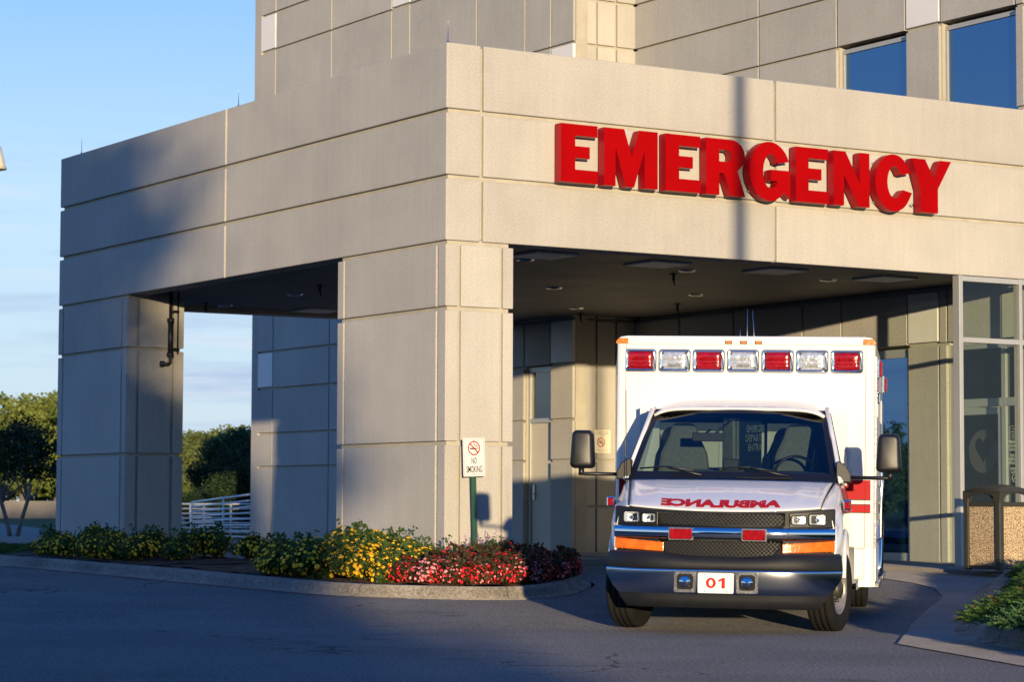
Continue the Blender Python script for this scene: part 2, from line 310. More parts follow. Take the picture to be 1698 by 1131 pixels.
def thing(name, label, cat, loc=(0, 0, 0), rot=(0, 0, 0), group=None):
    o = bpy.data.objects.new(name, None); COL.objects.link(o); o.empty_display_size = .2
    o.location = loc; o.rotation_euler = rot; o['label'] = label; o['category'] = cat
    if group: o['group'] = group
    return o
def tag(o, label=None, cat=None, group=None, kind=None):
    if label: o['label'] = label
    if cat: o['category'] = cat
    if group: o['group'] = group
    if kind: o['kind'] = kind
    return o
def copytree(o, parent=None):
    c = o.copy(); COL.objects.link(c); c.parent = parent
    for ch in list(KIDS.get(o.name, [])) or [k for k in bpy.data.objects if k.parent == o]:
        copytree(ch, c)
    return c
KIDS = {}
def textmesh(txt, size, width=None, height=None, bold=0.0, spacing=1.0, align='CENTER'):
    """flat lettering as (verts, faces) in x,y centred on the origin, scaled to width x height"""
    cu = bpy.data.curves.new('t', 'FONT'); cu.body = txt; cu.size = 1; cu.align_x = 'CENTER'; cu.align_y = 'CENTER'
    cu.offset = bold; cu.space_character = spacing; cu.resolution_u = 3; cu.space_line = .95
    ob = bpy.data.objects.new('t', cu); COL.objects.link(ob)
    dg = bpy.context.evaluated_depsgraph_get(); me = bpy.data.meshes.new_from_object(ob.evaluated_get(dg))
    vs = [v.co.copy() for v in me.vertices]; fs = [tuple(p.vertices) for p in me.polygons]
    bpy.data.objects.remove(ob); bpy.data.curves.remove(cu); bpy.data.meshes.remove(me)
    x0 = min(v.x for v in vs); x1 = max(v.x for v in vs); y0 = min(v.y for v in vs); y1 = max(v.y for v in vs)
    kx = (width/(x1-x0)) if width else size; ky = (height/(y1-y0)) if height else (kx if width else size)
    return [((v.x-(x0+x1)/2)*kx, (v.y-(y0+y1)/2)*ky) for v in vs], fs
def put_text(mb, t, fn):
    vs, fs = t; mb.add([fn(x, y) for x, y in vs], fs); return mb
def catmull(pts, n=6):
    out = []
    for i in range(len(pts)-1):
        p0 = pts[max(i-1, 0)]; p1 = pts[i]; p2 = pts[i+1]; p3 = pts[min(i+2, len(pts)-1)]
        for k in range(n):
            t = k/n
            out.append(tuple(.5*((2*p1[j])+(-p0[j]+p2[j])*t+(2*p0[j]-5*p1[j]+4*p2[j]-p3[j])*t*t+(-p0[j]+3*p1[j]-3*p2[j]+p3[j])*t**3) for j in range(len(p1))))
    out.append(tuple(pts[-1])); return out
def sheet(name, poly, off, mat, thick=0, kind='structure', fn=None, step=None, parent=None):
    """a flat polygon draped over the ground height"""
    b = bmesh.new(); vs = [b.verts.new((x, y, 0)) for x, y in poly]; b.faces.new(vs)
    dirv = Vector((math.sin(YAW), math.cos(YAW), 0))
    for d in (21.7, 33.0): 
        bmesh.ops.bisect_plane(b, geom=b.verts[:]+b.edges[:]+b.faces[:], plane_co=Vector((CAMP.x, CAMP.y, 0))+dirv*d, plane_no=dirv)
    if step:
        xs = [p[0] for p in poly]; ys = [p[1] for p in poly]
        for a, lo, hi in ((0, min(xs), max(xs)), (1, min(ys), max(ys))):
            k = lo+step
            while k < hi:
                bmesh.ops.bisect_plane(b, geom=b.verts[:]+b.edges[:]+b.faces[:], plane_co=(k, k, 0), plane_no=(1, 0, 0) if a == 0 else (0, 1, 0)); k += step
    bmesh.ops.triangulate(b, faces=b.faces[:])
    for v in b.verts: v.co.z = (fn or (lambda x, y: G(x, y)))(v.co.x, v.co.y)+off
    if thick:
        r = bmesh.ops.extrude_face_region(b, geom=b.faces[:])
        for g in r['geom']:
            if isinstance(g, bmesh.types.BMVert): g.co.z -= thick
    bmesh.ops.recalc_face_normals(b, faces=b.faces)
    if not thick:
        for f in b.faces:
            if f.normal.z < 0: f.normal_flip()
    me = bpy.data.meshes.new(name); b.to_mesh(me); b.free(); me.materials.append(M[mat])
    o = bpy.data.objects.new(name, me); COL.objects.link(o)
    if kind: o['kind'] = kind
    if parent: o.parent = parent
    return o
def leaves(n, fn, size, rng, aspect=1.8, flat=0, mb=None):
    """n leaf faces; fn(rng) -> position (and optional outward direction)"""
    mb = mb or MB()
    vs = []; fs = []; base = 0
    for i in range(n):
        p, nrm = fn(rng)
        d = Vector((rng.gauss(0, 1), rng.gauss(0, 1), rng.gauss(0, 1)-flat)).normalized()
        if nrm is not None: d = (d+nrm*1.1).normalized()
        u = d.orthogonal().normalized(); w = d.cross(u); a = rng.random()*6.283
        u, w = u*math.cos(a)+w*math.sin(a), w*math.cos(a)-u*math.sin(a)
        s = size*rng.uniform(.6, 1.25); l = s*aspect
        vs += [p-u*s*.5, p+w*l*.45+d*s*.12, p+u*s*.5, p-w*l*.55-d*s*.1]; fs.append((base, base+1, base+2, base+3)); base += 4
    mb.add(vs, fs); return mb
def blobfn(blobs, shell=.55):
    """random point in the outer shell of a random ellipsoid blob: (x,y,z,rx,ry,rz)"""
    wts = [b[3]*b[4]+b[3]*b[5] for b in blobs]; tot = sum(wts)
    def fn(rng):
        k = rng.random()*tot
        for b, w in zip(blobs, wts):
            k -= w
            if k <= 0: break
        while True:
            d = Vector((rng.gauss(0, 1), rng.gauss(0, 1), rng.gauss(0, 1)))
            if d.length > .01: break
        d.normalize(); r = shell+(1-shell)*rng.random()**.7
        return Vector((b[0]+d.x*b[3]*r, b[1]+d.y*b[4]*r, b[2]+d.z*b[5]*r)), d
    return fn
# ================================================================== ground, kerbs, paving
sheet('ground', [(-900, -500), (900, -500), (900, 1400), (-900, 1400)], -.07, 'lawn')
curb_l = catmull([(-2.80, 40), (-2.80, 20), (-2.79, 7.2), (-2.65, 3.38), (-2.52, .25), (-2.33, -1.65), (-1.80, -2.6), (-1.08, -3.2), (-.33, -3.02), (.77, -1.82), (1.71, -.46), (2.05, 1.4), (2.0, 3.2), (1.9, 4.4)], 6)
curb_r = catmull([(-8.5, -26), (-4.3, -17.0), (-1.83, -11.61), (-1.34, -10.50), (-.80, -9.72), (.20, -8.63), (1.77, -7.03), (2.89, -5.91), (4.6, -4.15), (6.3, -2.55)], 6)
apron_edge = [(-9.6, -26), (-5.4, -17.5), (-3.05, -12.88), (-2.62, -11.83), (-2.04, -10.42), (-.05, -8.31), (1.79, -6.48), (2.57, -5.74), (3.3, -5.0), (3.76, -4.43), (4.35, -3.7), (4.95, -2.7), (5.47, -1.45), (5.9, .6), (6.1, 3.0), (5.9, 4.6)]
sheet('road', [(-90, -70), (-9.6, -70)]+apron_edge+[(1.9, 4.6)]+[(x+.05, y) for x, y in curb_l[::-1][2:]]+[(-2.75, 44), (-90, 44)], 0, 'asphalt')
sheet('apron', apron_edge+[(5.9, 9.95), (9.6, 9.95), (9.6, .05), (16, .05), (16, -4), (6.3, -4), (6.3, -2.55)]+curb_r[::-1][1:]+[(-8.5, -26)], .008, 'concrete')
sheet('sidewalk', [(-1.9, 4.2), (1.95, 4.2), (2.0, 4.6), (5.9, 4.6), (6.2, 4.9), (6.2, 9.85), (8.33, 9.85), (8.33, 30), (-1.9, 30)], .075, 'concrete', thick=.2)
sheet('sidewalk', [(6.6, -3.0), (7.0, -1.6), (7.2, 0.6), (7.3, 4.0), (7.1, 9.8), (9.62, 9.8), (9.62, 0.02), (16, .02), (16, -3.2)], .055, 'concrete', thick=.15)
sheet('path', [(20.86, 70.4), (13.7, 46.6), (12.5, 44.5), (7.0, 30.2), (2.0, 31.75), (6.5, 46), (13, 73)], .0, 'concrete')
def sweep_curb(name, line, prof, label, mat='curb'):
    mb = MB(); n = len(line); m = len(prof); vs = []
    for i, p in enumerate(line):
        a = Vector(line[max(i-1, 0)]); b = Vector(line[min(i+1, n-1)]); d = (b-a).normalized(); nrm = Vector((-d.y, d.x))
        for (o, z) in prof:
            q = Vector(p)+nrm*o; vs.append((q.x, q.y, G(p[0], p[1])+z))
    fs = [(i*m+j, (i+1)*m+j, (i+1)*m+j+1, i*m+j+1) for i in range(n-1) for j in range(m-1)]
    mb.smooth = True; mb.add(vs, fs); o = fixnormals(mb.build(name, mat)); tag(o, label, 'kerb'); o['kind'] = 'structure'; del o['label']; del o['category']
    return o
PROF = [(0, -.06), (0, .008), (.09, .016), (.125, .035), (.145, .085), (.165, .115), (.20, .130), (.36, .134), (.38, .05)]
sweep_curb('kerb', curb_l, PROF, 'x')
sweep_curb('kerb', curb_r[::-1], PROF, 'x')
sweep_curb('gutter_line', curb_l[9:36], [(-.05, .006), (-.005, .006)], 'x', 'red_line')
for nm_, ln_, ids in (('kerb_joint', curb_l, (20, 31, 42)), ('kerb_joint', curb_r[::-1], (27, 39))):
    for i in ids:
        a = Vector(ln_[i-1]); b = Vector(ln_[i+1]); d_ = (b-a).normalized(); nr = Vector((-d_.y, d_.x)); mj = MB()
        mj.tube([(ln_[i][0]+nr.x*o, ln_[i][1]+nr.y*o, G(*ln_[i])+z+.0005) for o, z in PROF[1:-1]], .003, 5)
        mj.build(nm_, 'dark')['kind'] = 'structure'
# beds of mulch
def off_line(line, d):
    out = []
    for i, p in enumerate(line):
        a = Vector(line[max(i-1, 0)]); b = Vector(line[min(i+1, len(line)-1)]); t = (b-a).normalized(); out.append((p[0]-t.y*d, p[1]+t.x*d))
    return out
inner = off_line(curb_l, .34)
rng = random.Random(4)
def mound(x, y): return G(x, y)+.02*noise.noise(Vector((x*3, y*3, 0)))+.02*noise.noise(Vector((x*9, y*9, 0)))
bed = [p for p in inner if -6 < p[1] < 1.3 or (p[0] > 0 and p[1] < 4.2)]
sheet('flower_bed_soil', bed+[(1.5, 4.2), (-2.1, 4.2), (-2.2, 1.3)], .135, 'mulch', fn=mound, step=.22)
sheet('flower_bed_soil', [p for p in inner if 2.9 < p[1] < 10.5]+[(-.4, 2.9), (-.2, 4.1), (-.2, 10.5)], .14, 'mulch', fn=mound, step=.3)
sheet('path', [(-2.3, 1.3), (-2.2, 2.9), (-.4, 2.9), (-.1, 4.2), (-2.1, 4.2)][0:2]+[(-.3, 3.0), (-.2, 1.5)], .125, 'asphalt', thick=.1)
jun_in = [(x, y) for x, y in off_line(curb_r, -.34)]
sheet('shrub_bed_soil', jun_in[2:]+[(6.6, -3.0), (16, -3.2), (16, -26), (-6, -26)], .12, 'mulch', fn=mound, step=.6)
# ================================================================== entrance canopy
def precast(mb, u0, u1, v0, v1, z0, z1):
    mb.box(u0, u1, v0, v1, z0, z1)
canopy = thing('entrance_canopy', 'wide beige precast concrete canopy on square pillars over the ambulance bay', 'canopy', (0, 0, .2))
def into(o, par):
    o.parent = par; o.matrix_parent_inverse = Matrix.Translation(-par.location); return o
ZT = [4.23, 5.02, 5.82, 6.61]
us = [0, .50, 4.97, 9.4, 13.8, 16.0]; g = .022
mb = MB()
for k in range(3):
    z0, z1 = ZT[k], ZT[k+1]-(.055 if k < 2 else 0)
    mb.prism([(0, 0), (.50-g, 0), (.50-g, .35), (.35, .35), (.35, 6.07-g), (0, 6.07-g)], 2, z0, z1)
    for a, b in zip(us[1:-1], us[2:]): mb.box(a+g, b-g, 0, .35, z0, z1)
    mb.prism([(0, 6.07+g), (.35, 6.07+g), (.35, 11.86), (8.3, 11.86), (8.3, 12.21), (0, 12.21)], 2, z0, z1)
f = into(mb.build('fascia', 'precast', bevel=.012), canopy)
mb = MB(); mb.prism([(.05, .05), (15.9, .05), (15.9, .30), (.30, .30), (.30, 11.91), (8.3, 11.91), (8.3, 12.16), (.05, 12.16)], 2, 4.26, 6.585)
into(mb.build('fascia_joint', 'precast_smooth'), canopy)
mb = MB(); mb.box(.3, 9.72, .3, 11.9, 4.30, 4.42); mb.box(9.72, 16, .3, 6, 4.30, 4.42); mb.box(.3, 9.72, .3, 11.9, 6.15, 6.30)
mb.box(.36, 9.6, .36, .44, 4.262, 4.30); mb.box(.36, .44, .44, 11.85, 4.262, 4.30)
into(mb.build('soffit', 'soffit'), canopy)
def column(u0, v0, w, d, cu, cv, base):
    mb = MB(); tiers = [(base, 1.83-.052), (1.83, 3.44-.052), (3.44, 4.23-.052)]
    xs = [0]+cu+[w]; ys = [0]+cv+[d]
    for z0, z1 in tiers:
        for i in range(3):
            for j in range(3):
                mb.box(u0+xs[i]+(g if i else 0), u0+xs[i+1]-(g if i < 2 else 0), v0+ys[j]+(g if j else 0), v0+ys[j+1]-(g if j < 2 else 0), z0, z1)
    o = into(mb.build('pillar', 'precast', bevel=.008), canopy)
    mj = MB(); mj.box(u0+.045, u0+w-.045, v0+.045, v0+d-.045, base, 4.25); into(mj.build('pillar_joint', 'precast_smooth'), canopy); return o
column(0, 0, .95, 2.72, [.195, .785], [.205, 2.54], .05)
column(0, 9.48, .95, 2.73, [.195, .76], [.18, 2.53], .05)
# fire pipe on the far pillar
mb = MB(); yb = 9.40
mb.tube([(.69, yb, 4.3), (.69, yb, 3.22), (.66, yb, 3.19), (.56, yb, 3.19)], .028, 10); mb.tube([(.69, yb, 3.86), (.69, yb, 3.33)], .042, 10)
for z in (3.86, 3.33): mb.tube([(.69, yb, z-.03), (.69, yb, z+.03)], .056, 10)
mb.tube([(.83, yb+.04, 4.3), (.83, yb+.04, 3.35)], .014, 8); mb.tube([(.58, yb, 3.19), (.53, yb, 3.19)], .045, 10)
for z in (4.0, 3.42): mb.tube([(.69, yb, z), (.84, yb+.04, z)], .02, 8)
into(mb.build('fire_pipe', 'pipe_black'), canopy)
# soffit fittings
for (x, y) in [(2.45, 2.1), (5.12, 2.15), (7.65, 2.2), (2.45, 5.4), (5.12, 5.5), (7.6, 5.3), (2.47, 8.75), (5.12, 8.6), (7.56, 8.56), (2.55, 11.4), (5.1, 11.4)]:
    mb = MB(); mb.lathe([(0, .075), (-.012, .085), (-.02, .11), (0, .125)], (x, y, 4.30), 'z', 20)
    o = into(mb.build('downlight', 'chrome_soft'), canopy)
for (x, y) in [(5.29, 2.7), (8.4, 6.9), (2.06, 7.13), (2.07, 11.1), (8.2, 9.4)]:
    mb = MB(); mb.tube([(x, y, 4.30), (x, y, 4.2)], .02, 8); mb.tube([(x, y, 4.205), (x, y, 4.20)], .05, 10); mb.tube([(x, y, 4.2), (x+.02, y, 4.14)], .012, 6); mb.tube([(x, y, 4.298), (x, y, 4.288)], .06, 10)
    into(mb.build('sprinkler_head', 'pipe_black'), canopy)
for (x, y) in [(2.3, 1.42), (4.2, 1.55), (6.1, 1.45), (8.1, 1.5), (4.2, 11.3), (6.6, 11.3)]:
    mb = MB(); mb.box(x-.33, x+.33, y-.33, y+.33, 4.270, 4.299); into(mb.build('access_panel', 'white_panel', bevel=.004), canopy)
# lightning rods on the parapet
for i, (x, y, h) in enumerate([(.06, 11.5, .27), (.06, 5.81, .24), (.05, .06, .27)]):
    mb = MB(); mb.lathe([(0, .02), (.02, .018), (.03, .006), (h, .002)], (x, y, 6.61), 'z', 8)
    o = mb.build('lightning_rod', 'steel')
    tag(o, ['thin lightning rod on the far left end of the canopy parapet', 'thin lightning rod halfway along the left canopy parapet', 'thin lightning rod on the near corner of the canopy parapet'][i], 'lightning rod', 'lightning rods on the canopy parapet')
# ================================================================== hospital building
hosp = thing('hospital_building', 'tall beige precast hospital with joints between its panels, behind and above the canopy', 'building', (9, 10, .2))
U1, U2, VN, VF = 8.37, 9.67, 9.90, 21.95
ZTOP = 14.2
def wallcells(mb, mj, mw, axis, c, sgn, a_cuts, z_cuts, whites=(), holes=(), merge=(), d=.05, th=.30, skipv=()):
    """panels standing proud of a jointed core. axis 0: wall on plane x=c facing -x; axis 1: plane y=c facing -y"""
    def bx(m, a0, a1, z0, z1, p0, p1):
        if axis == 0: m.box(p0, p1, a0, a1, z0, z1)
        else: m.box(a0, a1, p0, p1, z0, z1)
    for i in range(len(a_cuts)-1):
        for j in range(len(z_cuts)-1):
            a0, a1, z0, z1 = a_cuts[i], a_cuts[i+1], z_cuts[j], z_cuts[j+1]
            am, zm = (a0+a1)/2, (z0+z1)/2
            if any(h[0]-.001 < am < h[1]+.001 and h[2]-.001 < zm < h[3]+.001 for h in holes): continue
            bx(mj, a0, a1, z0, z1, c+d, c+th)
            ga = g if i else 0; gb = g if i < len(a_cuts)-2 else 0
            for mg in skipv:     # vertical joint i not present in these rows
                if mg[0] == i and mg[1] <= zm <= mg[2]: ga = -.0005
                if mg[0] == i+1 and mg[1] <= zm <= mg[2]: gb = -.0005
            w = any(h[0]-.001 < am < h[1]+.001 and h[2]-.001 < zm < h[3]+.001 for h in whites)
            if w:
                mq = MB(); bx(mq, a0+ga, a1-gb, z0+.02, z1-.05, c-.004, c+d+.01); into(mq.build('white_panel', 'white_panel', bevel=.004), hosp)
            else: bx(mb, a0+ga, a1-gb, z0, z1-.048, c, c+d+.01)
mp_, mj_, mw_ = MB(), MB(), MB()
# wing wall seen past the canopy (faces left)
wallcells(mp_, mj_, mw_, 0, U1, -1, [VN, 10.60, 11.44, 13.1, 15.56, 16.27, 18.75, 21.26, VF], [.22, 1.85, 2.55, 3.49, 4.27, 5.6, 7.2, 9.05, 10.67, 11.47, 12.9, ZTOP],
          whites=[(VN, 10.6, 3.49, 4.27), (VN, 10.6, 7.2, 9.05), (21.26, VF, 3.49, 4.27), (21.26, VF, 10.67, 11.47), (15.56, 16.27, 10.67, 12.9)],
          holes=[(10.6, 11.44, .22, 3.49)])
# return wall between the wing and the entrance wall (faces the camera)
wallcells(mp_, mj_, mw_, 1, VN, -1, [U1+.30, 8.56+.30, 9.27, U2], [.22, 1.06, 1.85, 3.49, 4.27, 5.6, 7.2, 8.27, 9.03, 9.82, 12.0, ZTOP])
mp_.box(U1+.0, U1+.30, VN-.0, VN+.0, .22, .22) if False else None
# entrance wall (faces left), lower
wallcells(mp_, mj_, mw_, 0, U2, -1, [.35, .46, .82, 1.95, 2.13, 2.82, 4.35, 5.3, 7.1, 8.6, VN], [.22, 3.47, 4.27, 4.32],
          whites=[(2.13, 2.82, 3.47, 4.27)], holes=[(.46, 1.95, .22, 3.47), (2.82, 4.35, .22, 3.47), (5.3, 7.1, .22, 3.47)])
# entrance wall, upper, with windows
wallcells(mp_, mj_, mw_, 0, U2, -1, [.32, .48, 2.06, 2.82, 4.42, 6.40, VN], [4.32, 5.6, 6.75, 8.22, 9.03, 9.82, 11.2, 12.5, ZTOP],
          whites=[(2.06, 2.82, 8.22, 9.82)], holes=[(.48, 2.06, 5.6, 8.22), (2.82, 4.42, 5.6, 8.22)], skipv=[(1, 4, 20), (3, 4, 6.7), (4, 8.2, 20), (3, 8.2, 20)][:0])
# front face above the canopy, running right out of the picture
wallcells(mp_, mj_, mw_, 1, .32, -1, [U2+.30, 11.5, 13.8, 16.0], [4.43, 5.6, 6.75, 8.22, 9.03, 9.82, 11.2, 12.5, ZTOP])
# back, right and roof
mp_.box(U1, 16, VF, VF+.3, .22, ZTOP); mp_.box(15.7, 16.0, .62, VF, .22, ZTOP); mj_.box(U1+.02, 16, VN+.3, VF, ZTOP-.5, ZTOP-.3); mj_.box(U2+.3, 16, .62, VN+.3, ZTOP-.5, ZTOP-.3)
# strip of the return wall nearest the wing corner
for z0, z1 in zip([.22, 1.85, 3.49, 4.27, 5.6, 7.2, 9.03, 9.82, 12.0], [1.85, 3.49, 4.27, 5.6, 7.2, 9.03, 9.82, 12.0, ZTOP]):
    pass
into(mp_.build('wall', 'precast', bevel=.008), hosp); into(mj_.build('wall_joint', 'precast_smooth'), hosp)
mb = MB(); mb.box(U1+.05, 16, VN+.32, VF-.02, .22, .3); mb.box(U1+.5, 16, VN+.32, VF-.02, 4.5, 4.6); mb.box(10.6, 16, .62, VF-.02, 4.5, 4.6); mb.box(12.5, 12.6, .62, VF-.05, .24, ZTOP-.6); mb.box(9.98, 16, .62, VN, .18, .23)
into(mb.build('interior_wall', 'cabin_wall'), hosp)
def window(v0, v1, z0, z1, glass='glass_blue', rec=.14, fr=.07, label=None):
    """window in the wall facing left"""
    x = U2+rec
    mb = MB(); mb.box(x-.03, x+.03, v0, v1, z1-fr, z1); mb.box(x-.03, x+.03, v0, v1, z0, z0+fr); mb.box(x-.03, x+.03, v0, v0+fr*.7, z0+fr, z1-fr); mb.box(x-.03, x+.03, v1-fr*.7, v1, z0+fr, z1-fr)
    w = into(mb.build('window', 'alu', bevel=.004), hosp)
    mb = MB(); mb.box(x-.004, x+.004, v0+fr*.7, v1-fr*.7, z0+fr, z1-fr); p = mb.build('pane', glass); p.parent = w
    return w
def sub(o, par):
    o.parent = par; return o
window(.48, 2.06, 5.6, 8.17); window(2.82, 4.42, 5.6, 8.17)
window(2.82, 4.35, .24, 3.42, 'glass_blue', .10, .13)
# dark glazed entrance doors behind the ambulance, with lettering
d = window(5.3, 7.1, .24, 3.42, 'glass_dark', .08, .06)
mb = MB(); put_text(mb, textmesh('EMERGENCY\nDEPARTMENT\nENTRANCE', 1, width=.72, height=.42, bold=.02), lambda x, y: (U2+.068, 6.50-x, 2.16+y)); sub(mb.build('lettering', 'sign_white'), d)
# side door with transom, in the wing wall
x = U1+.13
mb = MB(); mb.box(x-.04, x+.05, 10.60, 10.67, .26, 3.47); mb.box(x-.04, x+.05, 11.37, 11.44, .26, 3.47); mb.box(x-.04, x+.05, 10.67, 11.37, 3.38, 3.47); mb.box(x-.04, x+.05, 10.67, 11.37, 2.49, 2.57)
fr_ = into(mb.build('door_frame', 'alu', bevel=.004), hosp)
mb = MB(); mb.box(x, x+.01, 10.67, 11.37, 2.57, 3.38); sub(mb.build('pane', 'glass_dark'), fr_)
mb = MB(); mb.box(x-.005, x+.04, 10.675, 11.365, .27, 2.485); dr_ = into(mb.build('door', 'door_paint', bevel=.004), hosp)
mb = MB(); mb.box(x-.03, x-.006, 11.25, 11.32, 1.15, 1.42); mb.tube([(x-.03, 11.285, 1.26), (x-.07, 11.285, 1.26), (x-.07, 11.17, 1.26)], .011, 8); sub(mb.build('handle', 'steel'), dr_)
# entrance door with sidelight and transom in the vestibule
x = U2+.10
mb = MB()
for v in (.46, .80, 1.86): mb.box(x-.04, x+.05, v, v+.09, .24, 3.42)
mb.box(x-.04, x+.05, .55, .80, 2.50, 2.62); mb.box(x-.04, x+.05, .89, 1.86, 2.50, 2.62); mb.box(x-.04, x+.05, .55, .80, 3.34, 3.42); mb.box(x-.04, x+.05, .89, 1.86, 3.34, 3.42); mb.box(x-.04, x+.05, .55, .80, .24, .36)
fr_ = into(mb.build('door_frame', 'alu', bevel=.004), hosp)
mb = MB(); mb.box(x, x+.008, .55, .80, .36, 2.50); mb.box(x, x+.008, .89, 1.86, 2.62, 3.34); mb.box(x, x+.008, .55, .80, 2.62, 3.34); sub(mb.build('pane', 'glass_dark'), fr_)
mb = MB(); X0, X1 = x-.015, x+.035
mb.box(X0, X1, .90, .99, .26, 2.49); mb.box(X0, X1, 1.76, 1.85, .26, 2.49); mb.box(X0, X1, .99, 1.76, 2.39, 2.49); mb.box(X0, X1, .99, 1.76, .26, .50)
dr_ = into(mb.build('door', 'alu', bevel=.004), hosp)
mb = MB(); mb.box(x+.005, x+.013, .99, 1.76, .50, 2.39); sub(mb.build('pane', 'glass_dark'), dr_)
# oval frosted decal with a heart cut out
ov = []; ht = []
N = 40
for k in range(N):
    a = 2*math.pi*k/N; ov.append((1.32+.30*math.cos(a), 1.86+.31*math.sin(a)))
for k in range(N):
    t = 2*math.pi*k/N+math.pi/2*0
    a = math.atan2(math.sin(t), math.cos(t))
    # heart in polar form about its middle
    hx = 16*math.sin(t+math.pi/2)**3/16*.165; hz = (13*math.cos(t+math.pi/2)-5*math.cos(2*t+math.pi)-2*math.cos(3*t+1.5*math.pi)-math.cos(4*t+2*math.pi))/17*.22
    ht.append((1.32+hx, 1.90+hz))
ht2 = ht[:]
b = bmesh.new(); vo = [b.verts.new((x+.0035, q[0], q[1])) for q in ov]; vh = [b.verts.new((x+.0035, q[0], q[1])) for q in ht2]
es = [b.edges.new((vo[i], vo[(i+1) % N])) for i in range(N)]+[b.edges.new((vh[i], vh[(i+1) % N])) for i in range(N)]
bmesh.ops.triangle_fill(b, use_beauty=True, edges=es)
me = bpy.data.meshes.new('heart_decal'); b.to_mesh(me); b.free(); me.materials.append(M['decal_frost'])
hd = bpy.data.objects.new('heart_decal', me); COL.objects.link(hd); sub(hd, dr_)
# notices on the sidelight
mb = MB()
def side(t, zc, w, h): put_text(mb, t, lambda a, c: (x-.004, .675-a, zc+c))
side(textmesh('The Safety\nAssistance Office\nOpen to the\nEmployee &\nVisitor Team', 1, width=.14, height=.16), 2.10, 0, 0)
side(textmesh('THESE DOORS ARE\nLOCKED BETWEEN\n9:00 PM AND 5:00', 1, width=.22, height=.15, bold=.02), 1.93, 0, 0)
side(textmesh('PLEASE USE THE\nEMERGENCY ROOM\nENTRANCE OR EXIT', 1, width=.22, height=.15, bold=.02), 1.74, 0, 0)
side(textmesh('NO FIREARMS\nALLOWED', 1, width=.16, height=.09, bold=.02), 1.58, 0, 0)
for zc, hh in ((2.10, .11),):
    for (a0, a1, z0, z1) in ((-.09, .09, hh-.004, hh), (-.09, .09, -hh, -hh+.004), (-.09, -.086, -hh, hh), (.086, .09, -hh, hh)): mb.box(x-.005, x-.003, .675+a0, .675+a1, zc+z0, zc+z1)
mb.tube([(x-.004, .675+.05*math.cos(t*math.pi/10), 1.47+.05*math.sin(t*math.pi/10)) for t in range(21)], .004, 4)
mb.tube([(x-.004, .64, 1.505), (x-.004, .71, 1.435)], .004, 4)
sub(mb.build('notice_lettering', 'sign_white'), fr_)
# bench-like grey shelf seen through the glazing and ceiling lamp inside
mb = MB(); mb.box(11.2, 12.4, .9, 1.1, 2.9, 2.94); into(mb.build('ceiling_panel', 'white_panel'), hosp)
# ------------------------------------------------------------------ storefront screen
sf = thing('glazed_screen', 'aluminium framed glass screen under the right end of the canopy', 'glass screen', (8.2, 0, .25))
mb = MB(); mb.box(8.125, 8.195, -.01, .12, .24, 4.225)
for u in (9.25, 10.6, 12.0, 13.4, 14.8): mb.box(u, u+.055, .0, .12, .24, 4.225)
for z0, z1 in ((4.15, 4.222), (3.31, 3.38), (1.06, 1.12), (.26, .36)):
    for a, b_ in zip([8.195, 9.305, 10.655, 12.055, 13.455], [9.25, 10.6, 12.0, 13.4, 14.8]): mb.box(a, b_, .01, .11, z0, z1)
into(mb.build('frame', 'alu', bevel=.004), sf)
for a, b_ in zip([8.195, 9.305, 10.655, 12.055, 13.455], [9.25, 10.6, 12.0, 13.4, 14.8]):
    mb = MB()
    for z0, z1 in ((3.38, 4.15), (1.12, 3.31), (.36, 1.06)): mb.box(a, b_, .055, .061, z0, z1)
    into(mb.build('pane', 'glass_clear'), sf)
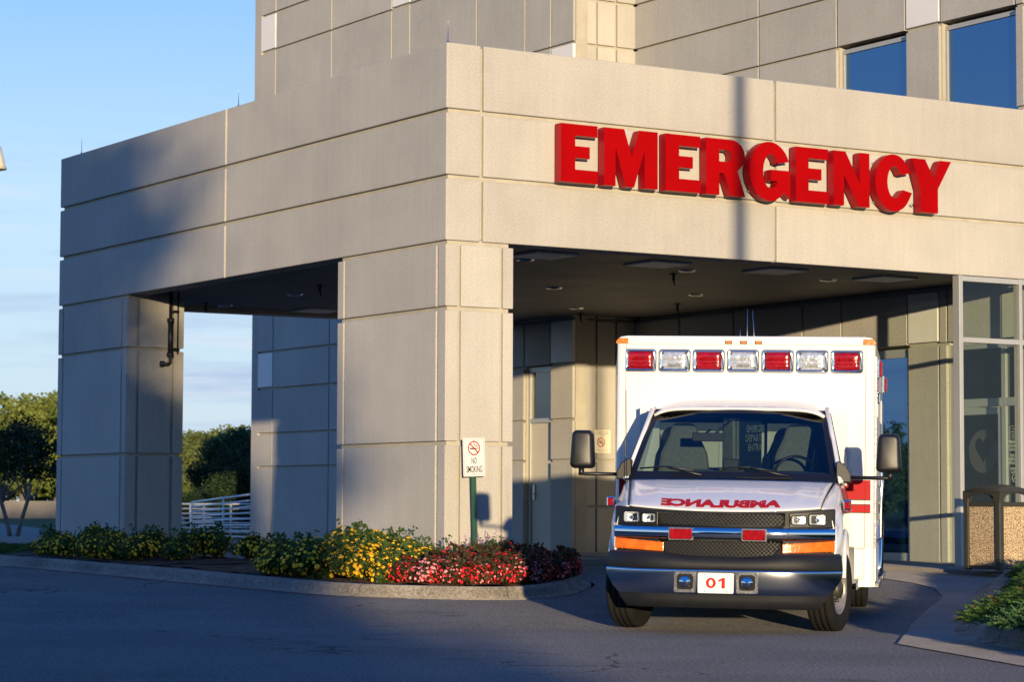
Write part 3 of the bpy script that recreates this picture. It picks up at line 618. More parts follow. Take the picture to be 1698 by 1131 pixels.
# ================================================================== EMERGENCY sign
sg = thing('emergency_sign', 'big red raised letters reading EMERGENCY on the front of the canopy', 'sign', (1.5, 0, 5.0))
E_ = lambda o: [(0, .72), (.54, .72), (.54, .58), (.21, .58), (.21, .45), (.425, .45), (.425, .305), (.21, .305), (.21, .16), (.545, .16), (.545, 0), (0, 0)]
E_pts = E_(0)
def arcpts(cx, cz, rx, rz, a0, a1, n): return [(cx+rx*math.cos(R_(a0+(a1-a0)*k/n)), cz+rz*math.sin(R_(a0+(a1-a0)*k/n))) for k in range(n+1)]
glyphs = [
 ('E', 1.52, E_pts, None),
 ('M', 2.16, [(0, .72), (.30, .72), (.415, .38), (.53, .72), (.81, .72), (.81, 0), (.61, 0), (.61, .48), (.45, 0), (.325, 0), (.17, .48), (.17, 0), (0, 0)], None),
 ('E', 3.09, E_pts, None),
 ('R', 3.72, [(0, .72), (.32, .72)]+arcpts(.40, .515, .22, .205, 90, -52, 10)+[(.50, .325), (.625, 0), (.395, 0), (.285, .28), (.21, .285), (.21, 0), (0, 0)], [(.21, .58), (.33, .58)]+arcpts(.34, .505, .075, .075, 80, -80, 6)+[(.33, .43), (.21, .43)]),
 ('G', 4.41, arcpts(.335, .36, .335, .385, 22, 270, 26)+arcpts(.335, .36, .30, .385, 275, 318, 4)+[(.665, .025), (.665, .385), (.35, .385), (.35, .24), (.46, .24)]+[(.45, .20), (.40, .16)]+arcpts(.35, .36, .125, .225, 262, 90, 12)+arcpts(.35, .36, .125, .225, 80, 28, 4)+[(.45, .47)], None),
 ('E', 5.17, E_pts, None),
 ('N', 5.80, [(0, .72), (.20, .72), (.445, .31), (.445, .72), (.61, .72), (.61, 0), (.42, 0), (.175, .41), (.175, 0), (0, 0)], None),
 ('C', 6.51, arcpts(.32, .36, .32, .385, 23, 330, 30)+[(.64, .245), (.485, .275)]+arcpts(.335, .36, .125, .225, 312, 45, 16)[0:0]+arcpts(.335, .37, .125, .215, 305, 35, 16)+[(.45, .475)], None),
 ('Y', 7.16, [(0, .72), (.225, .72), (.375, .48), (.495, .72), (.69, .72), (.45, .33), (.45, 0), (.14, 0), (.14, .30)], None)]
for (ch, u0, poly, hole) in glyphs:
    b = bmesh.new()
    def ring(pts, y): return [b.verts.new((u0+px, y, 5.02+pz)) for px, pz in pts]
    loops = [poly]+([hole] if hole else [])
    fr_v, bk_v, es = [], [], []
    for lp in loops:
        F = ring(lp, -.175); B = ring(lp, -.045); n = len(lp); fr_v.append(F); bk_v.append(B)
        es += [b.edges.new((F[i], F[(i+1) % n])) for i in range(n)]
        for i in range(n):
            ff = b.faces.new((F[i], F[(i+1) % n], B[(i+1) % n], B[i])); ff.material_index = 1
    r_ = bmesh.ops.triangle_fill(b, use_beauty=True, edges=es)
    es2 = []
    for B in bk_v: es2 += [b.edges.get((B[i], B[(i+1) % len(B)])) for i in range(len(B))]
    bmesh.ops.triangle_fill(b, use_beauty=True, edges=es2)
    bmesh.ops.recalc_face_normals(b, faces=b.faces)
    me = bpy.data.meshes.new('letter'); b.to_mesh(me); b.free(); me.materials.append(M['letter_red']); me.materials.append(M['letter_back'])
    o = bpy.data.objects.new('letter', me); COL.objects.link(o); into(o, sg)
    xs_ = [p_[0] for p_ in poly]; zs_ = [p_[1] for p_ in poly]
    for (sx, sz) in ((.1, .62), (.1, .1)):
        mb = MB(); mb.tube([(u0+sx, -.05, 5.02+sz), (u0+sx, .0, 5.02+sz)], .02, 8)
        st = mb.build('standoff', 'steel'); st.parent = o
# ================================================================== free-standing signs and furniture
def nosmoking(mb_r, mb_k, cx, cz, r, fn):
    pts = [(cx+r*math.cos(t*math.pi/16), cz+r*math.sin(t*math.pi/16)) for t in range(33)]
    mb_r.tube([fn(a, b_, .003) for a, b_ in pts], r*.09, 6); mb_r.tube([fn(cx-r*.7, cz+r*.7, .004), fn(cx+r*.7, cz-r*.7, .004)], r*.09, 6)
    def bar(a0, a1, z0, z1): mb_k.add([fn(cx+a0*r, cz+z0*r, .0035), fn(cx+a1*r, cz+z0*r, .0035), fn(cx+a1*r, cz+z1*r, .0035), fn(cx+a0*r, cz+z1*r, .0035)], [(0, 1, 2, 3)])
    bar(-.72, .35, -.16, .04); bar(.42, .52, -.16, .04); bar(.58, .68, -.16, .04)
    mb_k.tube([fn(cx+.6*r, cz+.12*r, .004), fn(cx+.55*r, cz+.35*r, .004), fn(cx+.2*r, cz+.35*r, .004), fn(cx+.1*r, cz+.6*r, .004), fn(cx-.1*r, cz+.68*r, .004)], r*.05, 5)
sx, sy = .35, -.13
ns = thing('no_smoking_sign', 'small white NO SMOKING sign on a green post in the flowers', 'sign', (sx, sy, .39), (0, R_(-2.0), R_(2)))
mb = MB(); mb.prism([(-.15, 1.02), (.15, 1.02), (.155, 1.03), (.155, 1.465), (.15, 1.475), (-.15, 1.475), (-.155, 1.465), (-.155, 1.03)], 1, -.030, -.027)
mb.build('sign_plate', 'sign_white', ns)
mb = MB(); mb.box(-.024, .024, -.02, -.014, -.3, 1.40); mb.box(-.03, -.024, -.02, .012, -.3, 1.40); mb.box(.024, .03, -.02, .012, -.3, 1.40)
pst = mb.build('post', 'post_green', ns)
mb = MB()
for k in range(52): z = -.2+k*.03; mb.lathe([(0, .005), (.0005, 0)], (0, -.0212, z), 'y', 8)
mb.build('post_hole', 'dark', pst)
mb = MB(); mk = MB(); fnp = lambda a, c, o: (a, -.030-o, c)
nosmoking(mb, mk, 0, 1.355, .078, fnp)
for t, zc, w, h in (('NO', 1.205, .075, .075), ('SMOKING', 1.105, .225, .082)): put_text(mk, textmesh(t, 1, width=w, height=h, bold=.012), lambda a, c: (a, -.0315, zc+c))
for (a0, a1, z0, z1) in ((-.143, .143, 1.458, 1.461), (-.143, .143, 1.036, 1.039), (-.143, -.140, 1.036, 1.461), (.140, .143, 1.036, 1.461)): mk.box(a0, a1, -.0312, -.0302, z0, z1)
mk.lathe([(0, .006), (-.003, 0)], (0, -.0315, 1.447), 'y', 8); mk.lathe([(0, .006), (-.003, 0)], (0, -.0315, 1.05), 'y', 8)
mb.build('prohibition_ring', 'red', ns); mk.build('lettering', 'black', ns)
ws = thing('wall_notice', 'cream no smoking notice fixed to the concrete wall behind the ambulance mirror', 'sign', (8.97, VN-.01, 2.15))
mb = MB(); mb.box(-.16, .17, -.014, .006, -.20, .20); mb.build('sign_plate', 'sign_cream', ws)
mb = MB(); mk = MB(); fnw = lambda a, c, o: (a, -.014-o, c); nosmoking(mb, mk, -.03, -.01, .075, fnw)
put_text(mk, textmesh('This is a tobacco free campus\nNo smoking or vaping anywhere\nThank you', 1, width=.27, height=.09), lambda a, c: (a, -.0155, .135+c))
put_text(mk, textmesh('For details please see the front desk', 1, width=.24), lambda a, c: (a, -.0155, -.15+c))
mb.build('prohibition_ring', 'red', ws); mk.build('lettering', 'black', ws)
# litter bin with pebble panels
lb = thing('litter_bin', 'square litter bin with pebble panels and domed brown lid beside the glass screen', 'litter bin', (7.05, -1.88, .27), (0, 0, R_(4)))
s = .27
for (cx, cy) in ((-s, -s), (s, -s), (s, s), (-s, s)):
    mb = MB(); mb.box(cx-.042, cx+.042, cy-.042, cy+.042, 0, .98); mb.build('corner_post', 'bin_brown', lb, bevel=.014)
for k in range(4):
    a = k*math.pi/2; c_, s_ = round(math.cos(a)), round(math.sin(a))
    mb = MB(); mb.box(-s+.04, s-.04, -s-.012, -s+.015, .06, .80); o = mb.build('pebble_panel', 'aggregate', lb); o.rotation_euler = (0, 0, a)
mb = MB(); mb.box(-s-.03, s+.03, -s-.03, s+.03, .015, .06); mb.box(-s-.028, s+.028, -s-.028, s+.028, .80, .86); mb.build('rim', 'bin_brown', lb, bevel=.01)
mb = MB(); mb.box(-s+.05, s-.05, -s+.05, s-.05, .05, .86); mb.build('liner', 'dark', lb)
# domed lid with four arched openings
mb = MB(); mb.smooth = True
n = 14; us_ = [-1+2*i/n for i in range(n+1)]
def dome(a, b_, off=0): 
    e = .335+off; return (a*e, b_*e, .985+.10*math.cos(a*math.pi/2)**.5*math.cos(b_*math.pi/2)**.5 if abs(a) < .999 and abs(b_) < .999 else .985)
mb.grid(lambda a, b_: dome(a, b_), us_, us_); mb.smooth = False
for k in range(4):
    a = k*math.pi/2; ca, sa = math.cos(a), math.sin(a)
    m2 = MB()
    arch = [(-.31, .86), (-.31, 1.0), (.31, 1.0), (.31, .86)]
    pts = [(-.235, .86)]+[(-.235+.47*i/10, .90+.075*math.sin(math.pi*i/10)**.5) for i in range(11)]+[(.235, .86)]
    # frame above the opening as a strip
    for i in range(len(pts)-1):
        q0, q1 = pts[i], pts[i+1]
        m2.add([(q0[0], -.315, q0[1]), (q1[0], -.315, q1[1]), (q1[0], -.315, 1.0), (q0[0], -.315, 1.0), (q0[0], -.285, q0[1]), (q1[0], -.285, q1[1]), (q1[0], -.285, 1.0), (q0[0], -.285, 1.0)],
               [(0, 1, 2, 3), (7, 6, 5, 4), (0, 4, 5, 1)])
    m2.box(-.31, -.235, -.315, -.285, .86, 1.0); m2.box(.235, .31, -.315, -.285, .86, 1.0)
    mb.add([(x_*ca-y_*sa, x_*sa+y_*ca, z_) for x_, y_, z_ in m2.v], m2.f)
fixnormals(mb.build('lid', 'bin_brown', lb))
# ================================================================== railings behind the pillars
def railing(label, p0, p1, h0, h1, n, bars=8, bent=True, z0=.24):
    p0 = Vector(p0); p1 = Vector(p1)
    t = thing('railing', label, 'railing', (p0.x, p0.y, z0), group='white pipe railings behind the canopy')
    d = p1-p0; mb = MB()
    for k in range(bars):
        f = k/(bars-1)
        a = Vector((0, 0, .10+(h0-.10)*f)); b_ = Vector((d.x, d.y, .10+(h1-.10)*f+(p1.z-p0.z)))
        mb.tube([a, b_], .024 if k == bars-1 else .02, 8)
    mb.build('rail', 'rail_white', t)
    for k in range(n):
        f = k/(n-1); m = MB(); q = Vector((d.x*f, d.y*f, (p1.z-p0.z)*f))
        m.tube([q, q+Vector((0, 0, h0+(h1-h0)*f))], .026, 8); m.build('post', 'rail_white', t)
    return t
def atpx(x, d, z=.2):
    """ground point at distance d in the direction of photo column x"""
    a = YAW+math.atan((x-849)/4117.2); return (CAMP.x+d*math.sin(a), CAMP.y+d*math.cos(a), z)
railing('sloping white pipe railing joining the far corner of the hospital wall', atpx(429, 53.6, 0), atpx(320, 58, -.02), 1.04, .86, 3)
railing('low shaded white pipe railing behind the sloping one, ending at the wall', atpx(296, 62, 0), atpx(429, 62, 0), .80, .80, 4, 7)
railing('short sunlit white pipe railing, the furthest of the three', atpx(318, 66, 0), atpx(412, 66, 0), .78, .78, 3, 7)
mb = MB(); 
rv = (Vector((.847, -.532, 0)))
def wallseg(name, c, half, z0, z1, th, mat, label, cat):
    mb = MB(); c = Vector(c); a = c-rv*half; b_ = c+rv*half; nrm = Vector((.532, .847, 0))*th
    mb.prism([(a.x, a.y), (b_.x, b_.y), (b_.x+nrm.x, b_.y+nrm.y), (a.x+nrm.x, a.y+nrm.y)], 2, z0, z1); o = mb.build(name, mat, bevel=.03); return tag(o, label, cat)
wallseg('low_wall', (33.5, 107, 0), 26, 0, 1.10, .4, 'concrete', 'low concrete wall between the lawn and the trees at the left', 'wall')
wallseg('low_wall', atpx(365, 104, 0), 5.0, 0, 1.0, .4, 'precast_smooth', 'low tan wall seen through the white railings', 'wall')
# ================================================================== ambulance (local x right, y rearwards, z up; front axle at the origin)
amb = thing('ambulance', 'white ambulance with red side stripes, parked under the canopy facing the camera', 'ambulance', (-1.79, -7.92, 0.0), (0, R_(.76), R_(-41.49)))
def yf(x): return -.86+.20*(min(abs(x), .99)/.93)**2.6
def A(mb, name, mat, bevel=0, **k): return mb.build(name, mat, amb, bevel=bevel, **k)
def S(mb, name, mat, par, bevel=0, **k): return mb.build(name, mat, par, bevel=bevel, **k)
def lin(a, b, n): return [a+(b-a)*i/n for i in range(n+1)]
def bandplate(mb, x0, x1, zb, zt, off, th, n=10, yfn=yf):
    """curved plate following the nose: zb, zt are numbers or functions of x"""
    fb = zb if callable(zb) else (lambda x: zb); ft = zt if callable(zt) else (lambda x: zt)
    vs = []; fs = []
    for x in lin(x0, x1, n):
        y = yfn(x)+off; vs += [(x, y, fb(x)), (x, y, ft(x)), (x, y+th, ft(x)), (x, y+th, fb(x))]
    for i in range(n):
        a = i*4; b = a+4
        for j in range(4): fs.append((a+j, a+(j+1) % 4, b+(j+1) % 4, b+j))
    fs += [(0, 3, 2, 1), (n*4, n*4+1, n*4+2, n*4+3)]
    mb.add(vs, fs); return mb
def rrect(x0, x1, z0, z1, r, n=4):
    out = []
    for cx, cz, a in ((x1-r, z1-r, 0), (x0+r, z1-r, 90), (x0+r, z0+r, 180), (x1-r, z0+r, 270)):
        for k in range(n+1): t = R_(a+90*k/n); out.append((cx+r*math.cos(t), cz+r*math.sin(t)))
    return out
# ---- hood
def hood_xyz(x, t):
    """t 0 nose .. 1 cowl"""
    zf = 1.035+.035*(abs(x)/.82)**2; zr = 1.31-.012*(abs(x)/.9)**2
    y0 = yf(x)+.03; y1 = -.02+.12*(abs(x)/.9)**2
    crown = .012*(1-(x/.9)**2)*math.sin(math.pi*t) + .010*math.exp(-((abs(x)-.60)/.05)**2)*min(1, t*2.5)*(1-t)**.3
    return Vector((x*(.965+.09*t)*1.0, y0+(y1-y0)*t, zf+(zr-zf)*t**.8+crown))
mb = MB(); mb.smooth = True
mb.grid(lambda t, x: hood_xyz(x, t), [0, .02, .06]+lin(.1, 1, 14), lin(-.84, .84, 44))
hood = fixnormals(A(mb, 'hood', 'paint', solid=.012))
mb = MB(); t = textmesh('AMBULANCE', 1, width=1.045, height=1, bold=.035)
def hoodtext(off):
    def fn(a, c):
        q = hood_xyz(-a/1.0-.03, .135+.185*c); return (q.x, q.y-off*.6, q.z+off)
    return fn
# subdivide the lettering so it follows the hood
def sub_text(txt, fn, **k):
    vs, fs = textmesh(txt, 1, **k); b = bmesh.new(); vv = [b.verts.new((x, y, 0)) for x, y in vs]
    for f in fs:
        try: b.faces.new([vv[i] for i in f])
        except ValueError: pass
    x0 = min(v[0] for v in vs); x1 = max(v[0] for v in vs); q = x0
    while q < x1:
        bmesh.ops.bisect_plane(b, geom=b.verts[:]+b.edges[:]+b.faces[:], plane_co=(q, 0, 0), plane_no=(1, 0, 0)); q += .03
    for q in (-.3, -.15, 0, .15, .3): bmesh.ops.bisect_plane(b, geom=b.verts[:]+b.edges[:]+b.faces[:], plane_co=(0, q, 0), plane_no=(0, 1, 0))
    b.verts.index_update(); out = MB(); out.add([fn(v.co.x, v.co.y) for v in b.verts], [tuple(w.index for w in f.verts) for f in b.faces]); b.free(); return out
lt = sub_text('AMBULANCE', hoodtext(.004), width=1.045, height=1.0, bold=.06); S(fixnormals(lt.build('lettering', 'paint_red', amb)) if False else lt, 'lettering', 'red', hood)
# ---- fenders and lower cab sides
def zarch(y): 
    d = .50**2-y*y; return .38+math.sqrt(d) if d > 0 else .56
ys_ = [-.66, -.62, -.56, -.502, -.49, -.46, -.42, -.36, -.28, -.18, -.08, 0, .08, .18, .28, .36, .42, .46, .49, .502, .56, .70, .9, 1.2, 1.56]
def side_pt(sgn, y, k):
    zl = zarch(y) if abs(y) < .5 else .55
    t = min(max((y+.66)/.78, 0), 1)
    xs = .806+.10*t if y < .12 else .906; zs = 1.075+.225*t**.8 if y < .12 else 1.30
    nose = max(0, (-.40-y)/.26)**2
    prof = [(.965-.05*nose, zl), (.985-.055*nose, max(zl+.02, .70) if zl < .68 else zl+.02), (.992-.06*nose, max(zl+.05, .92)), (.985-.06*nose, zs-.20), (.965-.06*nose, zs-.10), (xs+.045, zs-.035), (xs+.006, zs)]
    x, z = prof[k]; return Vector((sgn*x, y, z))
fend = []
for sgn in (-1, 1):
    mb = MB(); mb.smooth = True
    mb.grid(lambda y, k: side_pt(sgn, y, k), [y for y in ys_ if y < .31], list(range(7)))
    o = fixnormals(A(mb, 'fender', 'paint', solid=.01)); fend.append(o)
    mb = MB(); mb.tube([(sgn*1.0, .49*math.cos(R_(a))*1.0, .38+.49*math.sin(R_(a))) for a in range(8, 175, 8)], .022, 8); S(mb, 'arch_lip', 'paint', o)
    mb = MB(); mb.smooth = True
    mb.grid(lambda y, k: side_pt(sgn, y, k), [.315]+[y for y in ys_ if y > .31], list(range(7)))
    d = fixnormals(A(mb, 'cab_door', 'paint', solid=.01))
    # stripes on fender and door
    for (z0, z1, mat, nm) in ((1.155, 1.27, 'paint_red', 'stripe'), (1.035, 1.105, 'paint_red', 'stripe'), (1.145, 1.155, 'black', 'pinstripe'), (1.105, 1.113, 'black', 'pinstripe'), (1.027, 1.035, 'black', 'pinstripe')):
        for (a, b_, par) in ((.06 if z1 > 1.113 else -.30, .30, o), (.325, 1.55, d)):
            m = MB()
            def sx_(y, z):
                p = [side_pt(1, y, k) for k in range(7)]
                for q0, q1 in zip(p[2:], p[3:]):
                    if (q0.z-z)*(q1.z-z) <= 0: f_ = (z-q0.z)/((q1.z-q0.z) or 1); return q0.x+(q1.x-q0.x)*f_
                return .99
            yy = lin(a, b_, 10); m.grid(lambda y, z: (sgn*(sx_(y, z)+.002), y, z), yy, lin(z0, z1, 3)); S(m, nm, mat, par)
    # side marker lamp in chrome
    mb = MB(); mb.box(sgn*.985, sgn*1.055, -.30, -.16, 1.055, 1.145); ml = A(mb, 'fender_lamp', 'chrome', bevel=.012)
    mb = MB(); mb.box(sgn*1.0, sgn*1.045, -.306, -.30, 1.07, 1.13); S(mb, 'lens', 'lens_red', ml)
# wheel wells and underbody
mb = MB(); mb.box(-.93, .93, -.55, 1.5, .50, .56); mb.box(-.60, .60, -.60, 1.5, .30, .50); mb.box(-.95, .95, -.52, -.50, .45, .9); mb.box(-.95, .95, .50, .52, .45, .9); mb.box(-.9, .9, -.5, .5, .93, .96); mb.box(-.55, -.45, 1.5, 5.6, .42, .56); mb.box(.45, .55, 1.5, 5.6, .42, .56); mb.box(-.62, -.6, -.5, .5, .40, .95); mb.box(.6, .62, -.5, .5, .40, .95)
A(mb, 'underbody', 'dark')
# ---- front fascia
mb = MB(); bandplate(mb, -.925, .925, lambda x: .67, lambda x: 1.03+.03*(abs(x)/.82)**2, .035, .05, 20)
fas = A(mb, 'nose_panel', 'plastic')
def lattice(x0f, x1f, z0, z1, name):
    mb = MB(); st = .036
    k = -3.0
    while k < 3.0:
        for sg_ in (1, -1):
            pts = []
            for z in lin(z0, z1, 4):
                x = k+sg_*(z-z0)*1.0
                if x0f(z) < x < x1f(z): pts.append((x, yf(x)+.012, z))
            if len(pts) > 1:
                # extend to the exact sides
                mb.tube([pts[0], pts[-1]], .0034, 4, caps=False)
        k += st
    return mb
def frame_ring(mb, pts, th, off=.0, dep=.03):
    """bar along a closed (x,z) polyline on the nose"""
    P3 = [Vector((x, yf(x)+off, z)) for x, z in pts]; P3.append(P3[0].copy()); mb.tube(P3, th, 6)
for (z0, z1, xb0, xt0) in ((.915, 1.018, .535, .55), (.652, .785, .46, .535)):
    x0f = lambda z: -(xb0+(xt0-xb0)*(z-z0)/(z1-z0)); x1f = lambda z: -x0f(z)-.03
    gm = lattice(x0f, x1f, z0, z1, 'g')
    gr = A(gm, 'grille', 'grille_black')
    mb = MB(); bandplate(mb, -xt0, xt0-.03, z0, z1, .030, .004, 12); S(mb, 'grille_backing', 'dark', gr)
    mb = MB(); frame_ring(mb, [(-xb0, z0), (0, z0-.004), (xb0-.03, z0), (xt0-.03, z1), (0, z1), (-xt0, z1)], .012, .012); S(mb, 'grille_surround', 'plastic', gr)
# chrome bar across the nose
def zc(x): return -.006*math.cos(x*1.5)
mb = MB(); mb.smooth = True
prof = [(.02, .795), (-.012, .805), (-.022, .83), (-.024, .87), (-.014, .895), (.004, .905), (.03, .905)]
mb.grid(lambda x, k: (x, yf(x)+prof[k][0], prof[k][1]+zc(x)), lin(-.935, .935, 36), list(range(7)))
bar = fixnormals(A(mb, 'chrome_bar', 'chrome'))
for x0, x1 in ((-.445, -.255), (.172, .362)):
    mb = MB(); mb.prism(rrect(x0-.012, x1+.012, .783, .893, .012), 1, yf(x0)-.042, yf(x0)-.0); wl = A(mb, 'grille_warning_lamp', 'chrome_soft', bevel=.004)
    mb = MB(); mb.prism(rrect(x0, x1, .795, .881, .010), 1, yf(x0)-.062, yf(x0)-.04); S(mb, 'lens', 'lens_red', wl, bevel=.012)
# headlamps and indicators
for sgn in (-1, 1):
    a, b_ = sorted((sgn*.555, sgn*.932))
    mb = MB(); bandplate(mb, a, b_, .908, lambda x: 1.018+.045*max(0, (abs(x)-.5)/.43), .014, .03, 12); hl = A(mb, 'headlamp', 'plastic_black', bevel=.006)
    for (c0, c1) in ((.572, .692), (.715, .855)):
        p, q = sorted((sgn*c0, sgn*c1)); tz = 1.008 if c0 < .6 else 1.022
        cx = (p+q)/2; yy = yf(cx)
        m = MB(); pts = rrect(p, q, .928, tz, .02)
        vs = [(x, yf(x)-.009, z) for x, z in pts]; inner_ = [(cx+(x-cx)*.55, yf(cx)+.011, .97+(z-.97)*.55) for x, z in pts]; n_ = len(pts)
        vs2 = [(x, yf(x)-.006, z) for x, z in pts]
        m.add(vs2+inner_, [(i, (i+1) % n_, n_+(i+1) % n_, n_+i) for i in range(n_)]+[tuple(range(n_, 2*n_))]); rf = S(fixnormals(m.build('reflector', 'reflector', hl)) if False else m, 'reflector', 'reflector', hl)
        m = MB(); m.lathe([(-.006, .001), (-.004, .012), (.004, .018), (.012, .018)], (cx, yy+.0, .97), 'y', 14); S(m, 'bulb', 'chrome', hl)
        m = MB(); m.add(vs, [tuple(range(n_))]); S(m, 'lens', 'lens_glass', hl)
        m = MB(); m.tube([Vector((x, yf(x)-.004, z)) for x, z in pts+[pts[0]]], .006, 6); S(m, 'lens_rim', 'plastic_black', hl)
    a, b_ = sorted((sgn*.50, sgn*.930))
    zb = lambda x: .688+.020*(abs(x)-.5)/.43; zt = lambda x: .765+.032*(abs(x)-.5)/.43
    mb = MB(); bandplate(mb, a, b_, zb, zt, -.006, .03, 12); il = A(mb, 'indicator', 'amber', bevel=.005)
    m = MB()
    for xx in (.535, .60, .72, .86, .905):
        p, q = sorted((sgn*xx, sgn*(xx+.008))); bandplate(m, p, q, .70, .775, -.010, .006, 1)
    S(m, 'lens_rib', 'amber_dark', il)
# ---- bumper
def yb(x): return -1.00+.34*(min(abs(x), 1.03)/1.0)**4
def bump_prof(sx):
    ax = abs(sx)
    return [(.10, .680, .965), (.045, .690, .975), (.0, .672, .985), (-.025, .62, .995), (-.03, .565, 1.0), (-.018, .548, 1.0)]
mb = MB(); mb.smooth = True; P_ = bump_prof(0)
mb.grid(lambda s, k: (s*P_[k][2], yb(s*P_[k][2])+P_[k][0], P_[k][1]+(-.035 if k < 3 else 0)*math.exp(-(s/.45)**4)), lin(-1, 1, 48), list(range(len(P_))))
bumper = fixnormals(A(mb, 'bumper', 'plastic', solid=.012))
P2 = [(-.012, .552, .998), (-.030, .546, 1.0), (-.038, .538, 1.0), (-.0385, .530, 1.0), (-.036, .48, .99), (-.020, .40, .94), (-.004, .345, .885), (.01, .335, .875)]
mb = MB(); mb.smooth = True
mb.grid(lambda s, k: (s*P2[k][2], yb(s*P2[k][2])+P2[k][0], P2[k][1]), lin(-1, 1, 48), list(range(len(P2)))); S(fixnormals(mb.build('x', 'chrome')) if False else mb, 'chrome_band', 'chrome_band', bumper)
P3 = [(.005, .338, .88), (.015, .30, .865), (.03, .225, .80), (.06, .222, .795)]
mb = MB(); mb.smooth = True
mb.grid(lambda s, k: (s*P3[k][2], yb(s*P3[k][2])+P3[k][0], P3[k][1]), lin(-1, 1, 40), list(range(len(P3)))); S(mb, 'valance', 'plastic', bumper)
# horn grilles and number plate
for cx in (-.295, .222):
    y0 = yb(cx)-.052
    mb = MB(); o_ = rrect(cx-.09, cx+.09, .355, .525, .012); i_ = rrect(cx-.068, cx+.068, .378, .508, .028); n_ = len(o_)
    mb.add([(x, y0, z) for x, z in o_]+[(x, y0, z) for x, z in i_]+[(x, y0+.02, z) for x, z in o_]+[(x, y0+.02, z) for x, z in i_],
           [(i, (i+1) % n_, n_+(i+1) % n_, n_+i) for i in range(n_)]+[(i, 2*n_+i, 2*n_+(i+1) % n_, (i+1) % n_) for i in range(n_)]+[(n_+i, n_+(i+1) % n_, 3*n_+(i+1) % n_, 3*n_+i) for i in range(n_)])
    for (a_, c_) in ((-.08, .365), (.08, .365), (-.08, .515), (.08, .515)): mb.lathe([(0, .006), (-.004, .004), (-.005, 0)], (cx+a_, y0, c_), 'y', 8)
    hn = A(mb, 'horn', 'chrome_soft')
    mb = MB(); mb.prism(i_, 1, y0+.010, y0+.014); S(mb, 'horn_backing', 'dark', hn)
    mb = MB(); mb.lathe([(.004, .054), (-.012, .052), (-.026, .042), (-.034, .025), (-.036, .007), (-.040, .006), (-.040, 0)], (cx, y0+.008, .443), 'y', 28); S(mb, 'horn_dome', 'chrome', hn)
y0 = yb(0)-.058
mb = MB(); mb.prism(rrect(-.186, .112, .352, .520, .012), 1, y0, y0+.006); pl = A(mb, 'number_plate', 'sign_white')
mb = MB(); o_ = [(-.077+.042*math.cos(t), .437+.044*math.sin(t)) for t in lin(0, 6.2832, 24)[:-1]]; i_ = [(-.077+.017*math.cos(t), .437+.026*math.sin(t)) for t in lin(0, 6.2832, 24)[:-1]]
mb.add([(x, y0-.0015, z) for x, z in o_+i_], [(k, (k+1) % 24, 24+(k+1) % 24, 24+k) for k in range(24)])
mb.add([(x, y0-.0015, z) for x, z in [(.012, .393), (.040, .393), (.040, .481), (.020, .481), (-.016, .462), (-.016, .446), (.012, .456)]], [(0, 1, 2, 3, 6), (3, 4, 5, 6)]); S(mb, 'lettering', 'red', pl)
mb = MB()
for (a_, c_) in ((-.13, .505), (.055, .505), (-.13, .365), (.055, .365)): mb.lathe([(0, .006), (-.004, .005), (-.005, 0)], (a_, y0, c_), 'y', 8)
S(mb, 'plate_screw', 'steel', pl)
# ---- cowl, windscreen, pillars, roof
def ws_pt(s, t, off=0):
    """s -1..1 across, t 0 bottom .. 1 top"""
    hw = .925+(.775-.925)*t; y = (.02+.12*s*s*1.2)+(.84-.02+.02*s*s)*t; z = 1.315+(1.955-1.315)*t-.012*s*s*(1-t)
    n = Vector((0, -.61, .79)); p = Vector((s*hw, y, z+.025*math.sin(math.pi*t)))
    return p+n*off
mb = MB(); mb.smooth = True; mb.grid(lambda s, t: ws_pt(s*.955, .05+.90*t), lin(-1, 1, 16), lin(0, 1, 8)); wsn = A(mb, 'windscreen', 'glass_shield')
mb = MB()
ring_ = [(s, 0) for s in lin(-1, 1, 16)]+[(1, t) for t in lin(0, 1, 8)][1:]+[(s, 1) for s in lin(1, -1, 16)][1:]+[(-1, t) for t in lin(1, 0, 8)][1:-1]
outr = [ws_pt(s, t, .003) for s, t in ring_]; innr = [ws_pt(s*.935, .085+.86*t if t < 1 else .925, .003) for s, t in ring_]; n_ = len(ring_)
mb.add(outr+innr, [(i, (i+1) % n_, n_+(i+1) % n_, n_+i) for i in range(n_)]); S(mb, 'windscreen_seal', 'plastic_black', wsn)
mb = MB(); mb.smooth = True; mb.grid(lambda s, t: ws_pt(s*.94, t, .0015), lin(-1, 1, 16), lin(.80, .93, 2)); S(mb, 'shade_band', 'shade_band', wsn)
for sgn in (-1, 1):
    mb = MB(); mb.tube([hood_xyz(sgn*.846, t)+Vector((0, 0, .001)) for t in lin(.0, 1, 12)], .0045, 5); A(mb, 'hood_gap', 'dark')
mb = MB(); mb.grid(lambda s, t: Vector((s*.935, (-.02+.12*s*s)+(.10)*t-.005, 1.298+.03*t-.012*s*s)), lin(-1, 1, 14), lin(0, 1, 2)); 
cow = A(mb, 'cowl', 'plastic_black', solid=.01)
m = MB()
for k in range(26): xx = .06+k*.018; m.box(xx, xx+.006, .03, .075, 1.322, 1.332)
S(m, 'cowl_vent', 'plastic', cow)
for (xa, xb) in ((-.82, -.25), (-.12, .50)):
    m = MB(); p0 = ws_pt(xb/.9, .01, .03); p1 = ws_pt(xa/.9+.02, .13, .02); mid_ = ws_pt((xb*.45+xa*.55)/.9, .10, .035)
    m.tube([p0, mid_], [.011, .008], 6); wp = A(m, 'wiper', 'plastic_black')
    m = MB(); m.tube([ws_pt(xa/.9, .115, .012), ws_pt((xa*.6+xb*.4)/.9, .135, .014), ws_pt((xa*.1+xb*.9)/.9-.03, .085, .012)], .008, 5); S(m, 'wiper_blade', 'plastic_black', wp)
